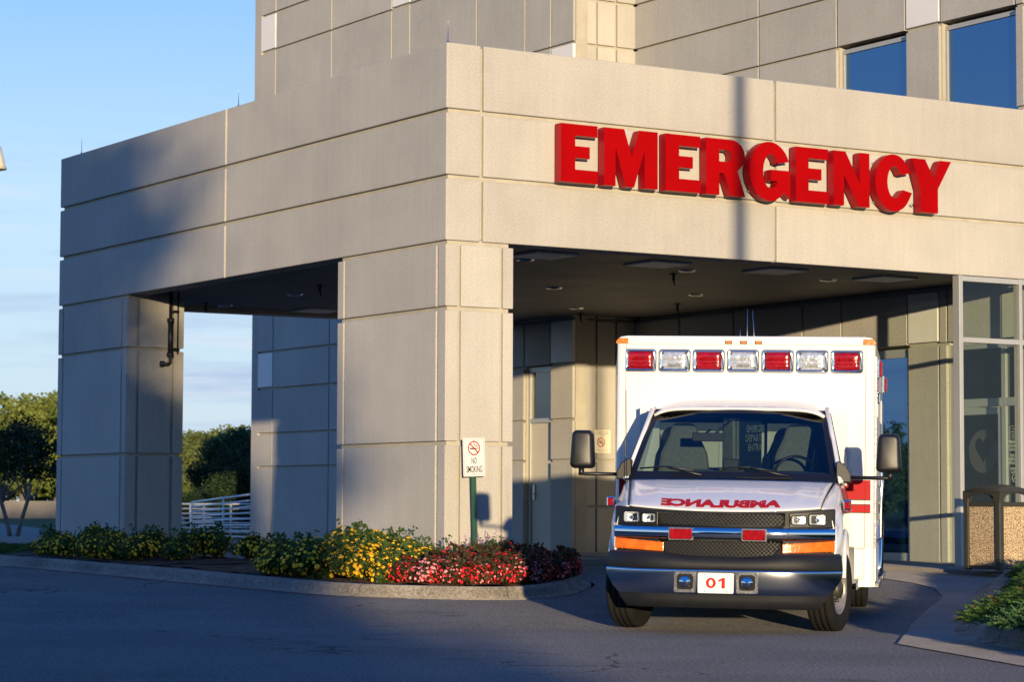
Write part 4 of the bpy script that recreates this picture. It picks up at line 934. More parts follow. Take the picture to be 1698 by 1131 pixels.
# pillars and roof shell
for sgn in (-1, 1):
    mb = MB(); mb.smooth = True
    def pil(t, k):
        a = ws_pt(sgn*1.0, t, .0); b_ = Vector((sgn*(.955-.155*t), a.y+.10, a.z-.01)); mid_ = Vector((sgn*(.945-.150*t), a.y+.03, a.z+.012))
        return [a, mid_, b_][k]
    mb.grid(pil, lin(-.03, 1.03, 8), [0, 1, 2]); A(mb, 'windscreen_pillar', 'paint', solid=.02)
    # door glass and frames
    bt_ = lambda t: .945-.15*t
    mb = MB(); mb.smooth = True
    mb.grid(lambda t, u: Vector((sgn*bt_(t), max(.24+.70*t, .24)+(1.38-(.24+.70*t))*u, 1.31+.62*t)), lin(0, 1, 5), lin(0, 1, 4)); A(mb, 'door_glass', 'glass_dark')
    mb = MB(); mb.tube([(sgn*.95, .20, 1.30), (sgn*.80, .93, 1.945), (sgn*.785, 1.42, 1.965)], .022, 8); mb.box(*sorted((sgn*.78, sgn*.965)), 1.40, 1.58, 1.28, 1.99); mb.tube([(sgn*.955, .2, 1.305), (sgn*.955, 1.45, 1.305)], .016, 6)
    A(mb, 'door_frame', 'paint')
    mb = MB(); mb.tube([(sgn*.972, .235, 1.32), (sgn*.822, .945, 1.93), (sgn*.80, 1.40, 1.945)], .009, 6); A(mb, 'door_seal', 'plastic_black')
def roof_pt(s, t):
    y = (.83+.02*s*s)+(1.60-.83)*t; hw = .775+.045*min(1, t*2.5)
    return Vector((s*hw, y, 1.958+(.115*(math.sin(min(1, t*1.15+.03)*math.pi/2)))*(1-abs(s)**4*.55)-.0-.06*abs(s)**8))
mb = MB(); mb.smooth = True; mb.grid(roof_pt, lin(-1, 1, 28), lin(0, 1, 12)); rf = fixnormals(A(mb, 'cab_roof', 'paint', solid=.02))
mb = MB(); mb.box(-.76, .76, .95, 1.55, 1.90, 1.925); A(mb, 'headliner', 'dash')
# ---- cab interior
mb = MB(); mb.smooth = True; dp = [(.12, 1.24), (.16, 1.335), (.30, 1.375), (.52, 1.38), (.66, 1.33), (.70, 1.15), (.70, .95)]
mb.grid(lambda x, k: (x, dp[k][0]+.06*(x/.9)**2, dp[k][1]+.02*math.exp(-((x-.5)/.28)**2)), lin(-.9, .9, 24), list(range(7)))
dsh = A(mb, 'dashboard', 'dash')
m = MB(); m.box(-.35, .10, .28, .50, 1.375, 1.40); S(m, 'dash_tray', 'seat_dark', dsh, bevel=.01)
mb = MB(); mb.tube([Vector((.52+.19*math.cos(a), .80+.07*math.sin(a), 1.36+.175*math.sin(a)))for a in lin(0, 2*math.pi, 28)], .014, 8); mb.tube([(.52, .66, 1.28), (.52, .80, 1.36)], .03, 8); mb.box(.36, .68, .79, .81, 1.345, 1.375); A(mb, 'steering_wheel', 'plastic_black')
for cx in (-.53, .53):
    mb = MB(); mb.smooth = True
    sp = rrect(cx-.25, cx+.25, .85, 1.52, .06)
    prof_ = [(cx-.25, .80), (cx+.25, .80), (cx+.245, 1.35), (cx+.215, 1.56), (cx+.14, 1.72), (cx+.12, 1.80), (cx+.07, 1.835), (cx-.07, 1.835), (cx-.12, 1.80), (cx-.14, 1.72), (cx-.215, 1.56), (cx-.245, 1.35)]
    mb.smooth = False; mb.prism(prof_, 1, 1.14, 1.27); mb.box(cx-.25, cx+.25, .75, 1.22, .72, .88); st_ = A(mb, 'seat', 'seat', bevel=.035)
mb = MB(); mb.box(-.40, -.12, .615, .64, 1.655, 1.735); mb.tube([(-.2, .63, 1.72), (-.05, .70, 1.86)], .012, 6); A(mb, 'rear_view_mirror', 'plastic_black', bevel=.01)
mb = MB(); mb.box(-.12, .02, .64, .74, 1.395, 1.50); mb.tube([(-.05, .70, 1.38), (-.05, .70, 1.45)], .02, 8); A(mb, 'radio_unit', 'plastic_black', bevel=.01)
# ---- patient module
BX, Y0, Y1, ZB, ZT = 1.215, 1.60, 5.75, .345, 2.60
mb = MB(); W_ = .04
hx0, hx1, hz0, hz1 = -.20, .22, 1.10, 1.90
mb.box(-BX+.09, hx0, Y0, Y0+W_, .70, ZT); mb.box(hx1, BX-.09, Y0, Y0+W_, .70, ZT); mb.box(hx0, hx1, Y0, Y0+W_, .70, hz0); mb.box(hx0, hx1, Y0, Y0+W_, hz1, ZT)
mod = A(mb, 'module_front', 'paint')
mb = MB()
for sgn in (-1, 1):
    c = rrect(-.05, .05, -.05, .05, .03)
    mb.prism([(sgn*(BX-.0), Y0+.035), (sgn*(BX-.01), Y0+.01), (sgn*(BX-.035), Y0-.006), (sgn*(BX-.086), Y0-.006), (sgn*(BX-.086), Y0+.09), (sgn*BX, Y0+.09)], 2, ZB, ZT)
    S(mb, 'corner_post', 'paint', mod); mb = MB()
mb = MB()
for sgn in (-1, 1):
    a, b_ = sorted((sgn*(BX-.03), sgn*BX)); mb.box(a, b_, Y0+.092, Y1, ZB, ZT)
# rear wall with window openings
for (x0, x1, z0, z1) in ((-BX+.03, -.62, ZB, ZT), (.62, BX-.03, ZB, ZT), (-.62, .62, ZB, 1.45), (-.62, .62, 2.05, ZT), (-.04, .04, 1.45, 2.05), (-.62, -.56, 1.45, 2.05), (.56, .62, 1.45, 2.05)): mb.box(x0, x1, Y1-.05, Y1, z0, z1)
mb.box(-BX+.03, BX-.03, Y0+.09, Y1-.05, .55, .60)
shell = A(mb, 'module_shell', 'paint')
mb = MB(); mb.smooth = False
cap = [(-BX-.004, ZT-.012), (-BX-.004, ZT+.02), (-BX+.03, ZT+.065), (-BX+.10, ZT+.075), (BX-.10, ZT+.075), (BX-.03, ZT+.065), (BX+.004, ZT+.02), (BX+.004, ZT-.012)]
mb.prism(cap, 1, Y0-.012, Y1+.01); A(mb, 'module_roof', 'paint', bevel=.018)
# inside of the module: light walls, a dark cabinet, open view to the rear windows
mb = MB(); mb.box(-1.15, -1.12, Y0+.1, Y1-.1, .6, 2.55); mb.box(1.12, 1.15, Y0+.1, Y1-.1, .6, 2.55); mb.box(-1.1, 1.1, Y0+.1, Y1-.1, 2.50, 2.53); mb.box(.16, .30, Y0+.06, 2.4, .6, 2.4); A(mb, 'module_lining', 'cabin_wall')
mb = MB(); mb.box(-.62, .62, Y1-.03, Y1-.024, 1.45, 2.05); A(mb, 'rear_window', 'glass_shield')
mb = MB(); mb.box(-.86, hx0, Y0-.045, Y0-.012, .7, 1.92); mb.box(hx1, .86, Y0-.045, Y0-.012, .7, 1.92); mb.box(hx0, hx1, Y0-.045, Y0-.012, .7, hz0)
A(mb, 'cab_bulkhead', 'cabin_wall')
mb = MB(); mb.box(hx0-.03, hx0, Y0-.06, Y0+.05, hz0-.03, hz1); mb.box(hx1, hx1+.03, Y0-.06, Y0+.05, hz0-.03, hz1); A(mb, 'walkthrough_frame', 'alu')
# stripes on module front and sides
for sgn in (-1, 1):
    for (z0, z1, mat, nm) in ((1.155, 1.335, 'paint_red', 'stripe'), (1.035, 1.105, 'paint_red', 'stripe'), (1.145, 1.155, 'black', 'pinstripe'), (1.105, 1.113, 'black', 'pinstripe'), (1.027, 1.035, 'black', 'pinstripe')):
        a, b_ = sorted((sgn*.80, sgn*(BX-.088))); mb = MB(); mb.box(a, b_, Y0-.003, Y0-.0005, z0, z1)
        a, b_ = sorted((sgn*(BX-.086), sgn*(BX-.037))); mb.box(a, b_, Y0-.0085, Y0-.0065, z0, z1)
        a, b_ = sorted((sgn*(BX+.0008), sgn*(BX+.003))); mb.box(a, b_, Y0+.036, Y1, z0, z1); S(mb, nm, mat, mod)
    # tread plate at the lower corners
    mb = MB(); a, b_ = sorted((sgn*.60, sgn*(BX-.094))); mb.box(a, b_, Y0-.008, Y0-.0, ZB, .695); a, b_ = sorted((sgn*(BX-.09), sgn*(BX-.034))); mb.box(a, b_, Y0-.012, Y0-.0065, ZB, .695)
    a, b_ = sorted((sgn*(BX+.0005), sgn*(BX+.006))); mb.box(a, b_, Y0+.036, 2.55, ZB, .695)
    tp = A(mb, 'tread_plate', 'diamond')
    m = MB(); k = 0
    for iz in range(17):
        for ix in range(26):
            xx = .61+ix*.021; zz = ZB+.012+iz*.0205
            if xx > BX-.10: continue
            s_ = 1 if (ix+iz) % 2 else -1; dx, dz = .007, .007*s_
            m.add([(sgn*(xx-dx), Y0-.0085, zz-dz-.0022), (sgn*(xx-dx), Y0-.0085, zz-dz+.0022), (sgn*(xx+dx), Y0-.0085, zz+dz+.0022), (sgn*(xx+dx), Y0-.0085, zz+dz-.0022), (sgn*xx, Y0-.0115, zz)], [(0, 1, 4), (1, 2, 4), (2, 3, 4), (3, 0, 4)])
    S(m, 'tread_pattern', 'diamond', tp)
    m = MB()
    for zz in (.42, .56, .68): m.lathe([(0, .007), (-.004, .005), (-.005, 0)], (sgn*(BX-.11), Y0-.0082, zz), 'y', 8)
    S(m, 'bolt', 'steel', tp)
# seven lamps across the front
for i in range(7):
    cx = -.99+i*.3235; z0, z1 = 2.335, 2.545; hw = .148
    mb = MB(); O = rrect(cx-hw, cx+hw, z0, z1, .03, 5); I = rrect(cx-hw+.030, cx+hw-.030, z0+.026, z1-.024, .014, 5); Mi = rrect(cx-hw+.008, cx+hw-.008, z0+.008, z1-.008, .026, 5); n_ = len(O)
    q0, q1, q2, q3 = [(x, Y0-.001, z) for x, z in O], [(x, Y0-.022, z) for x, z in Mi], [(x, Y0-.020, z) for x, z in I], [(x, Y0-.004, z) for x, z in I]
    fs = []
    for r0 in range(3): fs += [(r0*n_+k, r0*n_+(k+1) % n_, (r0+1)*n_+(k+1) % n_, (r0+1)*n_+k) for k in range(n_)]
    mb.smooth = True; mb.add(q0+q1+q2+q3, fs); mb.smooth = False
    lamp = fixnormals(A(mb, 'warning_lamp', 'chrome')); red_ = i % 2 == 0
    lamp['label'] = ('red' if red_ else 'clear')+' warning lamp in a chrome bezel'
    m = MB(); m.prism(rrect(cx-hw-.004, cx+hw+.004, z0-.004, z1+.004, .033, 5), 1, Y0-.003, Y0-.0006); S(m, 'gasket', 'plastic_black', lamp)
    # ribbed lens bulging forward
    m = MB(); m.smooth = True; x0, x1, a0, a1 = cx-hw+.029, cx+hw-.029, z0+.025, z1-.023
    def lensf(u, v): 
        b_ = (1-abs(u*2-1)**6)*(1-abs(v*2-1)**6); rib = .0015*math.cos(v*math.pi*2*5) if v < .48 else (.003*math.sin(math.pi*min(1, (v-.48)/.5)))
        return (x0+(x1-x0)*u, Y0-.012-.016*b_**.5-rib*b_, a0+(a1-a0)*v)
    m.grid(lensf, lin(0, 1, 16), lin(0, 1, 22)); S(m, 'lens', 'lens_red' if red_ else 'lens_clear', lamp)
    m = MB(); m.box(cx-.06, cx+.06, Y0-.031, Y0-.0285, z0+.045, z0+.072); S(m, 'lamp_core', 'lens_red' if red_ else 'chrome_soft', lamp)
    m = MB()
    for (a_, c_) in ((x0+.014, a0+.014), (x1-.014, a0+.014), (x0+.014, a1-.014), (x1-.014, a1-.014)): m.lathe([(0, .0085), (-.008, .0085), (-.010, .006), (-.010, 0)], (a_, Y0-.022, c_), 'y', 10)
    S(m, 'screw', 'plastic_black', lamp)
# marker lamps
for cx in (-.155, -.015, .125):
    mb = MB(); mb.box(cx-.033, cx+.033, Y0-.022, Y0-.008, 2.600, 2.630); mk_ = A(mb, 'marker_lamp', 'plastic_black', bevel=.003)
    m = MB(); m.box(cx-.026, cx+.026, Y0-.032, Y0-.020, 2.604, 2.626); S(m, 'lens', 'amber_dark', mk_, bevel=.004)
for sgn in (-1, 1):
    mb = MB(); xo = BX+.008
    mb.prism([(sgn*(BX-.11), 2.600), (sgn*xo, 2.600), (sgn*xo, 2.618), (sgn*(BX-.02), 2.650), (sgn*(BX-.11), 2.650)], 1, Y0-.030, Y0+.05); A(mb, 'corner_marker_lamp', 'amber_dark', bevel=.004)
# sides: doors, hinges, lamps, handles, rub rail
for sgn in (-1, 1):
    mb = MB(); xo = sgn*(BX+.0)
    def sb(m, x0, x1, *r):
        a, b_ = sorted((sgn*(BX+x0), sgn*(BX+x1))); m.box(a, b_, *r)
    for (y0, y1, z0, z1) in ((1.78, 2.42, .74, 1.95), (2.50, 3.25, .74, 2.20), (3.32, 4.45, 1.15, 1.95), (4.55, 5.6, .60, 2.20)): sb(mb, .001, .014, y0, y1, z0, z1)
    dr = A(mb, 'compartment_door', 'paint', bevel=.006)
    m = MB(); sb(m, .002, .012, 1.735, 1.765, .40, 2.5); 
    for k in range(60): sb(m, .012, .016, 1.735, 1.765, .42+k*.0347, .42+k*.0347+.02)
    S(m, 'hinge', 'chrome_soft', dr)
    for yc in (2.1, 2.85, 5.0): 
        m = MB(); sb(m, .014, .035, yc-.06, yc+.06, 1.28, 1.40); S(m, 'latch', 'chrome_soft', dr, bevel=.01)
    for (yc, zc_) in ((2.15, 2.40), (5.3, 2.40)):
        m = MB(); sb(m, .001, .030, yc-.15, yc+.15, zc_-.10, zc_+.10); sl_ = A(m, 'side_warning_lamp', 'chrome', bevel=.014)
        m = MB(); sb(m, .028, .058, yc-.12, yc+.12, zc_-.075, zc_+.075); S(m, 'lens', 'lens_red', sl_, bevel=.02)
    m = MB(); sb(m, .001, .04, 1.90, 2.0, 2.06, 2.16); A(m, 'scene_lamp', 'chrome', bevel=.01)
    m = MB(); m.tube([(sgn*(BX+.0), 2.46, .75), (sgn*(BX+.05), 2.46, .80), (sgn*(BX+.05), 2.46, 1.6), (sgn*BX, 2.46, 1.65)], .014, 8); A(m, 'grab_handle', 'chrome')
    m = MB(); m.tube([(sgn*(BX+.02), 3.65+.5*math.cos(R_(a)), .44+.5*math.sin(R_(a))) for a in range(-5, 186, 10)], .028, 8); A(m, 'wheel_arch_trim', 'chrome')
    m = MB(); sb(m, .0, .05, 1.65, 3.1, .335, .385); sb(m, .0, .05, 4.2, 5.75, .335, .385); A(m, 'rub_rail', 'chrome_soft', bevel=.008)
    m = MB(); sb(m, .006, .05, 3.2, 4.1, .46, .60)
    # running board and mud guard under the cab door
    m = MB(); a, b_ = sorted((sgn*.62, sgn*1.09)); m.box(a, b_, .78, 1.58, .40, .44); m.box(*sorted((sgn*1.07, sgn*1.09)), .78, 1.58, .34, .44); A(m, 'running_board', 'chrome_soft', bevel=.004)
    m = MB(); m.smooth = True; m.grid(lambda a_, x: (sgn*x, .44+.0+.30*math.cos(R_(a_))*1.0, .40+.34*math.sin(R_(a_))), lin(0, 80, 8), [.62, .80, 1.06]); A(m, 'mud_guard', 'alu', solid=.006)
# rub details at rear: bumper
mb = MB(); mb.box(-1.15, 1.15, Y1, Y1+.25, .42, .50); A(mb, 'rear_step', 'diamond', bevel=.01)
# roof aerials and fender whip
for (x_, y_, h_, b_) in ((-.15, 3.0, .17, .018), (-.08, 3.0, .37, .018), (-.02, 3.15, .37, .008)):
    m = MB(); m.tube([(x_, y_, ZT+.07), (x_, y_, ZT+.085)], b_, 8); m.tube([(x_, y_, ZT+.08), (x_, y_, ZT+.16), (x_-(.02 if b_ < .01 else 0), y_, ZT+.07+h_)], [.006, .003, .002], 6); A(m, 'roof_aerial', 'steel')
m = MB(); m.tube([(-.93, .1, 1.26), (-.93, .1, 1.31)], .016, 8); m.tube([(-.93, .1, 1.30), (-.945, .1, 2.09)], [.0035, .002], 6); A(m, 'whip_aerial', 'plastic_black')
# ---- mirrors
for sgn in (-1, 1):
    cx = sgn*1.362; mb = MB(); mb.smooth = True
    sec = []
    for (y, k, zk) in ((.29, .62, .80), (.30, .86, .92), (.325, .96, .98), (.36, 1.0, 1.0), (.41, 1.0, 1.0), (.425, .96, .98)):
        pts = [];
        for (px_, pz_) in rrect(-.105*k, .105*k, -.172*zk, .172*zk, .045*k, 5): pts.append((cx+px_*(1-.10*(pz_/.17))*1.0, y, 1.565+pz_))
        sec.append(pts)
    n_ = len(sec[0]); vs = [q for s_ in sec for q in s_]; fs = [(i*n_+k, i*n_+(k+1) % n_, (i+1)*n_+(k+1) % n_, (i+1)*n_+k) for i in range(len(sec)-1) for k in range(n_)]
    mb.add(vs, fs+[tuple(range(n_))]); mr = fixnormals(A(mb, 'door_mirror', 'plastic_black'))
    m = MB(); m.prism([(q[0], q[2]) for q in sec[-1]], 1, .422, .426); S(m, 'mirror_glass', 'chrome', mr)
    m = MB(); m.tube([(cx-sgn*.0, .37, 1.40), (cx+sgn*.01, .37, 1.355), (cx-sgn*.02, .37, 1.345), (sgn*.99, .36, 1.345)], .017, 10); m.tube([(cx+sgn*.01, .37, 1.33), (cx+sgn*.01, .37, 1.40)], .026, 10); S(m, 'mirror_arm', 'plastic_black', mr)
    m = MB(); m.prism([(sgn*.905, 1.30), (sgn*1.035, 1.30), (sgn*1.035, 1.375), (sgn*.985, 1.455), (sgn*.925, 1.49), (sgn*.905, 1.47)], 1, .20, .40); m.tube([(sgn*1.0, .36, 1.30), (sgn*1.0, .36, 1.39)], .032, 10); S(m, 'mirror_mount', 'plastic_black', mr, bevel=.012)
# ---- wheels
def wheel(x, y, steer, dual=False, zc_=.375):
    sgn = 1 if x > 0 else -1
    t = bpy.data.objects.new('wheel', None); COL.objects.link(t); t.parent = amb; t.location = (x, y, zc_); t.rotation_euler = (0, 0, steer)
    r, w = .375, .112
    def tyre(off):
        mb = MB(); mb.lathe([(off-w*.80, .215), (off-w*.98, .25), (off-w*1.05, .30), (off-w*.98, .345), (off-w*.86, r-.010), (off-w*.75, r-.003), (off-w*.50, r), (off-w*.48, r-.011), (off-w*.42, r-.011), (off-w*.40, r), (off-w*.03, r), (off-w*.03+.001, r-.011), (off+w*.03, r-.011), (off+w*.031, r), (off+w*.40, r), (off+w*.42, r-.011), (off+w*.48, r-.011), (off+w*.50, r), (off+w*.75, r-.003), (off+w*.86, r-.010), (off+w*.98, .345), (off+w*1.05, .30), (off+w*.98, .25), (off+w*.80, .215)], (0, 0, 0), 'x', 64)
        return mb
    mb = tyre(0)
    if dual: mb2 = tyre(-sgn*.27); mb.add(mb2.v, mb2.f); mb.sm = [True]*len(mb.f)
    mb.build('tyre', 'rubber', t)
    mb = MB(); s = sgn
    if dual: pr = [(s*.09, .215), (s*.075, .20), (-s*.03, .19), (-s*.05, .12), (-s*.045, .0)]
    else: pr = [(s*.095, .222), (s*.10, .21), (s*.085, .195), (s*.03, .185), (s*.02, .16), (s*.045, .125), (s*.055, .105), (s*.05, .095), (s*.05, 0)]
    mb.lathe(pr, (0, 0, 0), 'x', 40); mb.lathe([(-s*.09, .215), (-s*.08, .19), (-s*.0, .18), (-s*.01, 0)], (0, 0, 0), 'x', 32)
    mb.build('rim', 'rim', t)
    mb = MB()
    mb.lathe([(s*.05, .085), (s*.10, .08), (s*.115, .05), (s*.12, .0)], (0, 0, 0), 'x', 20)
    for k in range(8): a = k*math.pi/4; mb.tube([(s*.045, .1*math.cos(a), .1*math.sin(a)), (s*.085, .1*math.cos(a), .1*math.sin(a))], .014, 6)
    mb.build('hub', 'bin_brown' if not dual else 'rim', t)
    mb = MB()
    for k in range(8): a = (k+.5)*math.pi/4; mb.lathe([(s*.034, .020), (s*.0345, 0)], (0, .155*math.cos(a), .155*math.sin(a)), 'x', 10)
    mb.build('rim_slot', 'dark', t)
    return t
wheel(-.862, 0, R_(-14)); wheel(.862, 0, R_(-14)); wheel(-1.0, 3.65, 0, True, .44); wheel(1.0, 3.65, 0, True, .44)
# ================================================================== planting
def place(proto, first, loc, rz=0, sc=1, label=None, group=None):
    if first: o = proto
    else:
        o = proto.copy(); COL.objects.link(o)
        for ch in PARTS[proto.name]:
            c = ch.copy(); COL.objects.link(c); c.parent = o
    o.location = loc; o.rotation_euler = (0, 0, rz); o.scale = (sc, sc, sc)
    if label: o['label'] = label
    if group: o['group'] = group
    return o
PARTS = {}
def flower_bush(name, seed, rad, h, leafm, leafs, nl, flm, nf, fs, label, cat, spikes=False):
    rng = random.Random(seed)
    t = thing(name, label, cat)
    blobs = [(rng.uniform(-.45, .45)*rad, rng.uniform(-.45, .45)*rad, h*rng.uniform(.25, .62), rad*rng.uniform(.4, .62), rad*rng.uniform(.4, .62), h*rng.uniform(.25, .42)) for _ in range(7)]
    fn = blobfn(blobs, .35)
    def fz(r):
        p, d = fn(r); p.z = max(.01, p.z); return p, d
    mb = leaves(nl, fz, leafs, rng, 1.7)
    # a few shoots poking out
    for k in range(9):
        b0 = rng.choice(blobs); x0, y0 = b0[0]+rng.uniform(-.4, .4)*b0[3], b0[1]+rng.uniform(-.4, .4)*b0[4]; tp = h*rng.uniform(.8, 1.15)
        leaves(14, lambda r: (Vector((x0+r.gauss(0, .025), y0+r.gauss(0, .025), tp*r.uniform(.6, 1))), None), leafs, rng, 1.7, mb=mb)
    a = mb.build('foliage', leafm, t)
    for gi, fm in enumerate(flm):
        mb = MB(); fsh = blobfn(blobs, .93)
        for k in range(nf//len(flm)):
            p, d = fsh(rng); p = p+d*.01
            if p.z < .03: continue
            s = fs*rng.choice((.45, .7, .85, 1, 1.15, 1.3))*rng.uniform(.85, 1.1)
            if spikes:
                for q in range(9): pp = p+Vector((rng.gauss(0, .006), rng.gauss(0, .006), q*.013)); mb.add([pp+Vector((-.006, 0, 0)), pp+Vector((.006, 0, 0)), pp+Vector((0, .007, .012)), pp+Vector((0, -.007, .012))], [(0, 1, 2), (1, 0, 3), (0, 2, 3), (1, 3, 2)])
            else:
                # small domed head of petals
                nrm = (d+Vector((0, 0, .5))).normalized(); u = nrm.orthogonal().normalized(); w = nrm.cross(u); m = 6
                c = [p+nrm*s*.55]+[p+(u*math.cos(6.283*i/m)+w*math.sin(6.283*i/m))*s*rng.uniform(.75, 1.05)+nrm*s*rng.uniform(.0, .25) for i in range(m)]+[p-nrm*s*.35]
                mb.add(c, [(0, 1+i, 1+(i+1) % m) for i in range(m)]+[(m+1, 1+(i+1) % m, 1+i) for i in range(m)])
        b_ = mb.build('blossom', fm, t)
    PARTS[t.name] = [c for c in bpy.data.objects if c.parent == t]
    return t
lants = [flower_bush('lantana_bush', 10+i, .42, .46, 'leaf_lantana', .036, 1500, ['fl_yellow'], 230, .024, 'x', 'flowering bush') for i in range(3)]
begs = [flower_bush('begonia_plant', 30+i, .26, .30, 'leaf_begonia', .034, 620, f, 230, .019, 'x', 'flowering plant') for i, f in enumerate((['fl_red'], ['fl_pink'], ['fl_red', 'fl_pink']))]
sal = [flower_bush('salvia_plant', 50, .26, .42, 'leaf_salvia', .022, 700, ['fl_purple'], 26, .012, 'x', 'flowering plant', True)]
def row(protos, used, pts, names, group, seed, sc=(0.9, 1.1), zoff=.13):
    rng = random.Random(seed)
    for i, p in enumerate(pts):
        k = p[2] if len(p) > 2 else i % len(protos)
        s = rng.uniform(*sc)*(p[3] if len(p) > 3 else 1)
        place(protos[k], k not in used, (p[0], p[1], G(p[0], p[1])+zoff), rng.uniform(0, 6.28), s, names(i) if callable(names) else names, group); used.add(k)
ul, ub, us2 = set(), set(), set()
# near bed: bushes by the near pillar
near = [(-2.0, .6, 0, .6), (-1.55, 1.1, 1, .9), (-1.9, .15, 2, .95), (-1.45, .35, 0, 1.0), (-.95, .75, 1, 1.15), (-1.95, -.45, 1, 1.0), (-1.45, -.35, 2, 1.1), (-.95, -.05, 0, 1.25), (-.5, .3, 2, 1.2), (-1.90, -1.10, 0, 1.0), (-1.45, -1.05, 2, 1.05), (-.95, -.75, 1, 1.0), (-.45, -.45, 2, .9), (-1.62, -1.68, 1, .95), (-1.15, -1.5, 0, .95)]
row(lants, ul, near, 'leafy bush with yellow blossom in the near flower bed in front of the near pillar', 'yellow bushes in the near flower bed', 5)
far = [(-1.75, 7.9, 2, .95), (-1.25, 7.6, 0, 1.15), (-2.1, 7.2, 1, .8), (-1.5, 7.1, 2, .95), (-2.15, 6.4, 0, .9), (-1.55, 6.6, 1, .9), (-2.15, 5.7, 2, .9), (-1.6, 5.85, 0, 1), (-1.05, 6.2, 1, 1), (-2.05, 5.0, 1, .9), (-1.5, 5.2, 2, 1), (-1.95, 4.35, 0, .9), (-1.3, 4.5, 2, 1.05), (-.8, 4.9, 1, 1.1), (-.65, 3.9, 0, 1)]
row(lants, ul, far, 'leafy bush with yellow blossom in the shaded bed below the far pillar', 'yellow bushes in the far flower bed', 6, (.80, .96))
beg = []
rng = random.Random(8)
fr_line = catmull([(-1.58, -1.95), (-1.42, -2.25), (-1.15, -2.52), (-.85, -2.66), (-.50, -2.62), (-.12, -2.36), (.25, -1.95), (.58, -1.55), (.88, -1.18), (1.12, -.85)], 2)
for i, q in enumerate(fr_line):
    a = Vector(fr_line[max(i-1, 0)]); b_ = Vector(fr_line[min(i+1, len(fr_line)-1)]); t_ = (b_-a).normalized()
    for j in range(3):
        if i % 2 and j == 2: continue
        beg.append((q[0]-t_.y*j*.30+rng.uniform(-.05, .05), q[1]+t_.x*j*.30+rng.uniform(-.05, .05), (1 if (i*3+j) % 7 == 3 else (2 if (i+j) % 2 else 0)), .92+.12*j))
row(begs, ub, beg, lambda i: 'low begonia covered in %s blossom beside the ambulance bay kerb' % ['red', 'pink', 'red and pink'][beg[i][2]], 'begonias along the end of the near flower bed', 9)
row(sal, us2, [(-.85, -1.35, 0, .8), (-.55, -1.15, 0, .8), (-.2, -.95, 0, .95), (.08, -.8, 0, 1.05), (.30, -.65, 0, 1.05), (.55, -.5, 0, .95), (-2.35, 9.2, 0, 1.1)][:6], 'slender green plant with purple spikes between the begonias and the near pillar', 'purple spiked plants behind the begonias', 11)
# fallen petals and chips along the gutter
rng = random.Random(77); mb = MB()
for k in range(170):
    i = rng.randrange(14, 52); p = curb_l[i]; q = curb_l[i+1]; f_ = rng.random()
    x_ = p[0]+(q[0]-p[0])*f_; y_ = p[1]+(q[1]-p[1])*f_; a = Vector(q)-Vector(p); nrm = Vector((-a.y, a.x)).normalized()
    o_ = rng.uniform(.02, .12) if rng.random() < .8 else rng.uniform(-.7, 0)
    x_ += nrm.x*o_; y_ += nrm.y*o_; s = rng.uniform(.006, .014); z_ = G(x_, y_)+(.026 if o_ > 0 else .010); r = rng.random()*6.28
    mb.add([(x_+s*math.cos(r+t), y_+s*math.sin(r+t)*1.3, z_+rng.uniform(0, .004)) for t in (0, 1.5, 3.0, 4.6)], [(0, 1, 2, 3)])
tag(mb.build('fallen_petals', 'fl_yellow'), 'yellow petals scattered along the kerb of the near flower bed', 'petals', kind='stuff')
# spreading junipers at the right and low ones far left
def juniper(seed, rad, h, n, label):
    rng = random.Random(seed); t = thing('juniper_shrub', label, 'shrub'); mb = MB(); mbr = MB()
    for k in range(n):
        a = rng.random()*6.283; r = rad*rng.random()**.55; z = h*(1-(r/rad)**2*.75)*rng.uniform(.45, 1.0)
        base = Vector((r*math.cos(a), r*math.sin(a), z)); d = Vector((math.cos(a)*.8+rng.gauss(0, .4), math.sin(a)*.8+rng.gauss(0, .4), rng.uniform(.25, .75))).normalized()
        L_ = rng.uniform(.09, .17); tgt = mbr if rng.random() < .03 else mb
        for q in range(15):
            f_ = q/14; c = base+d*L_*f_+Vector((0, 0, -.04*f_*f_)); dd = (d+Vector((rng.gauss(0, .6), rng.gauss(0, .6), rng.gauss(0, .45)))).normalized(); w = dd.orthogonal().normalized()*.0045; l = rng.uniform(.025, .05)*(1.15-f_)
            tgt.add([c-w, c+w, c+dd*l+w*.3, c+dd*l-w*.3], [(0, 1, 2, 3)])
    mb.build('foliage', 'juniper', t)
    if mbr.v: mbr.build('dry_twigs', 'juniper_brown', t)
    PARTS[t.name] = [c for c in bpy.data.objects if c.parent == t]
    return t
jun = [juniper(90+i, .62, .27, 1500, 'x') for i in range(2)]
uj = set(); jp = []
for i in range(7):
    f_ = i/6; x0 = -.55+6.2*f_; y0 = -10.05+6.3*f_
    for j in range(5 if i < 5 else 3): jp.append((x0+.42+j*.50+rng.uniform(-.08, .08), y0-.44-j*.50+rng.uniform(-.08, .08), (i+j) % 2, 1.08))
for j in range(6): jp.append((-1.05-.33*j, -11.2-.75*j, j % 2, 1.2)); jp.append((-.4-.33*j, -11.6-.75*j, (j+1) % 2, 1.25))
row(jun, uj, jp, 'spreading green juniper behind the kerb at the right edge', 'junipers in the right-hand bed', 12)
row(jun, uj, [(-1.9+rng.uniform(-.2, .2)+a*.8, 10.6+b_*.9, (a+b_) % 2, .55) for a in range(4) for b_ in range(5)], 'low dark green juniper on the shaded ground left of the far pillar', 'low junipers beyond the far flower bed', 13, zoff=.05)
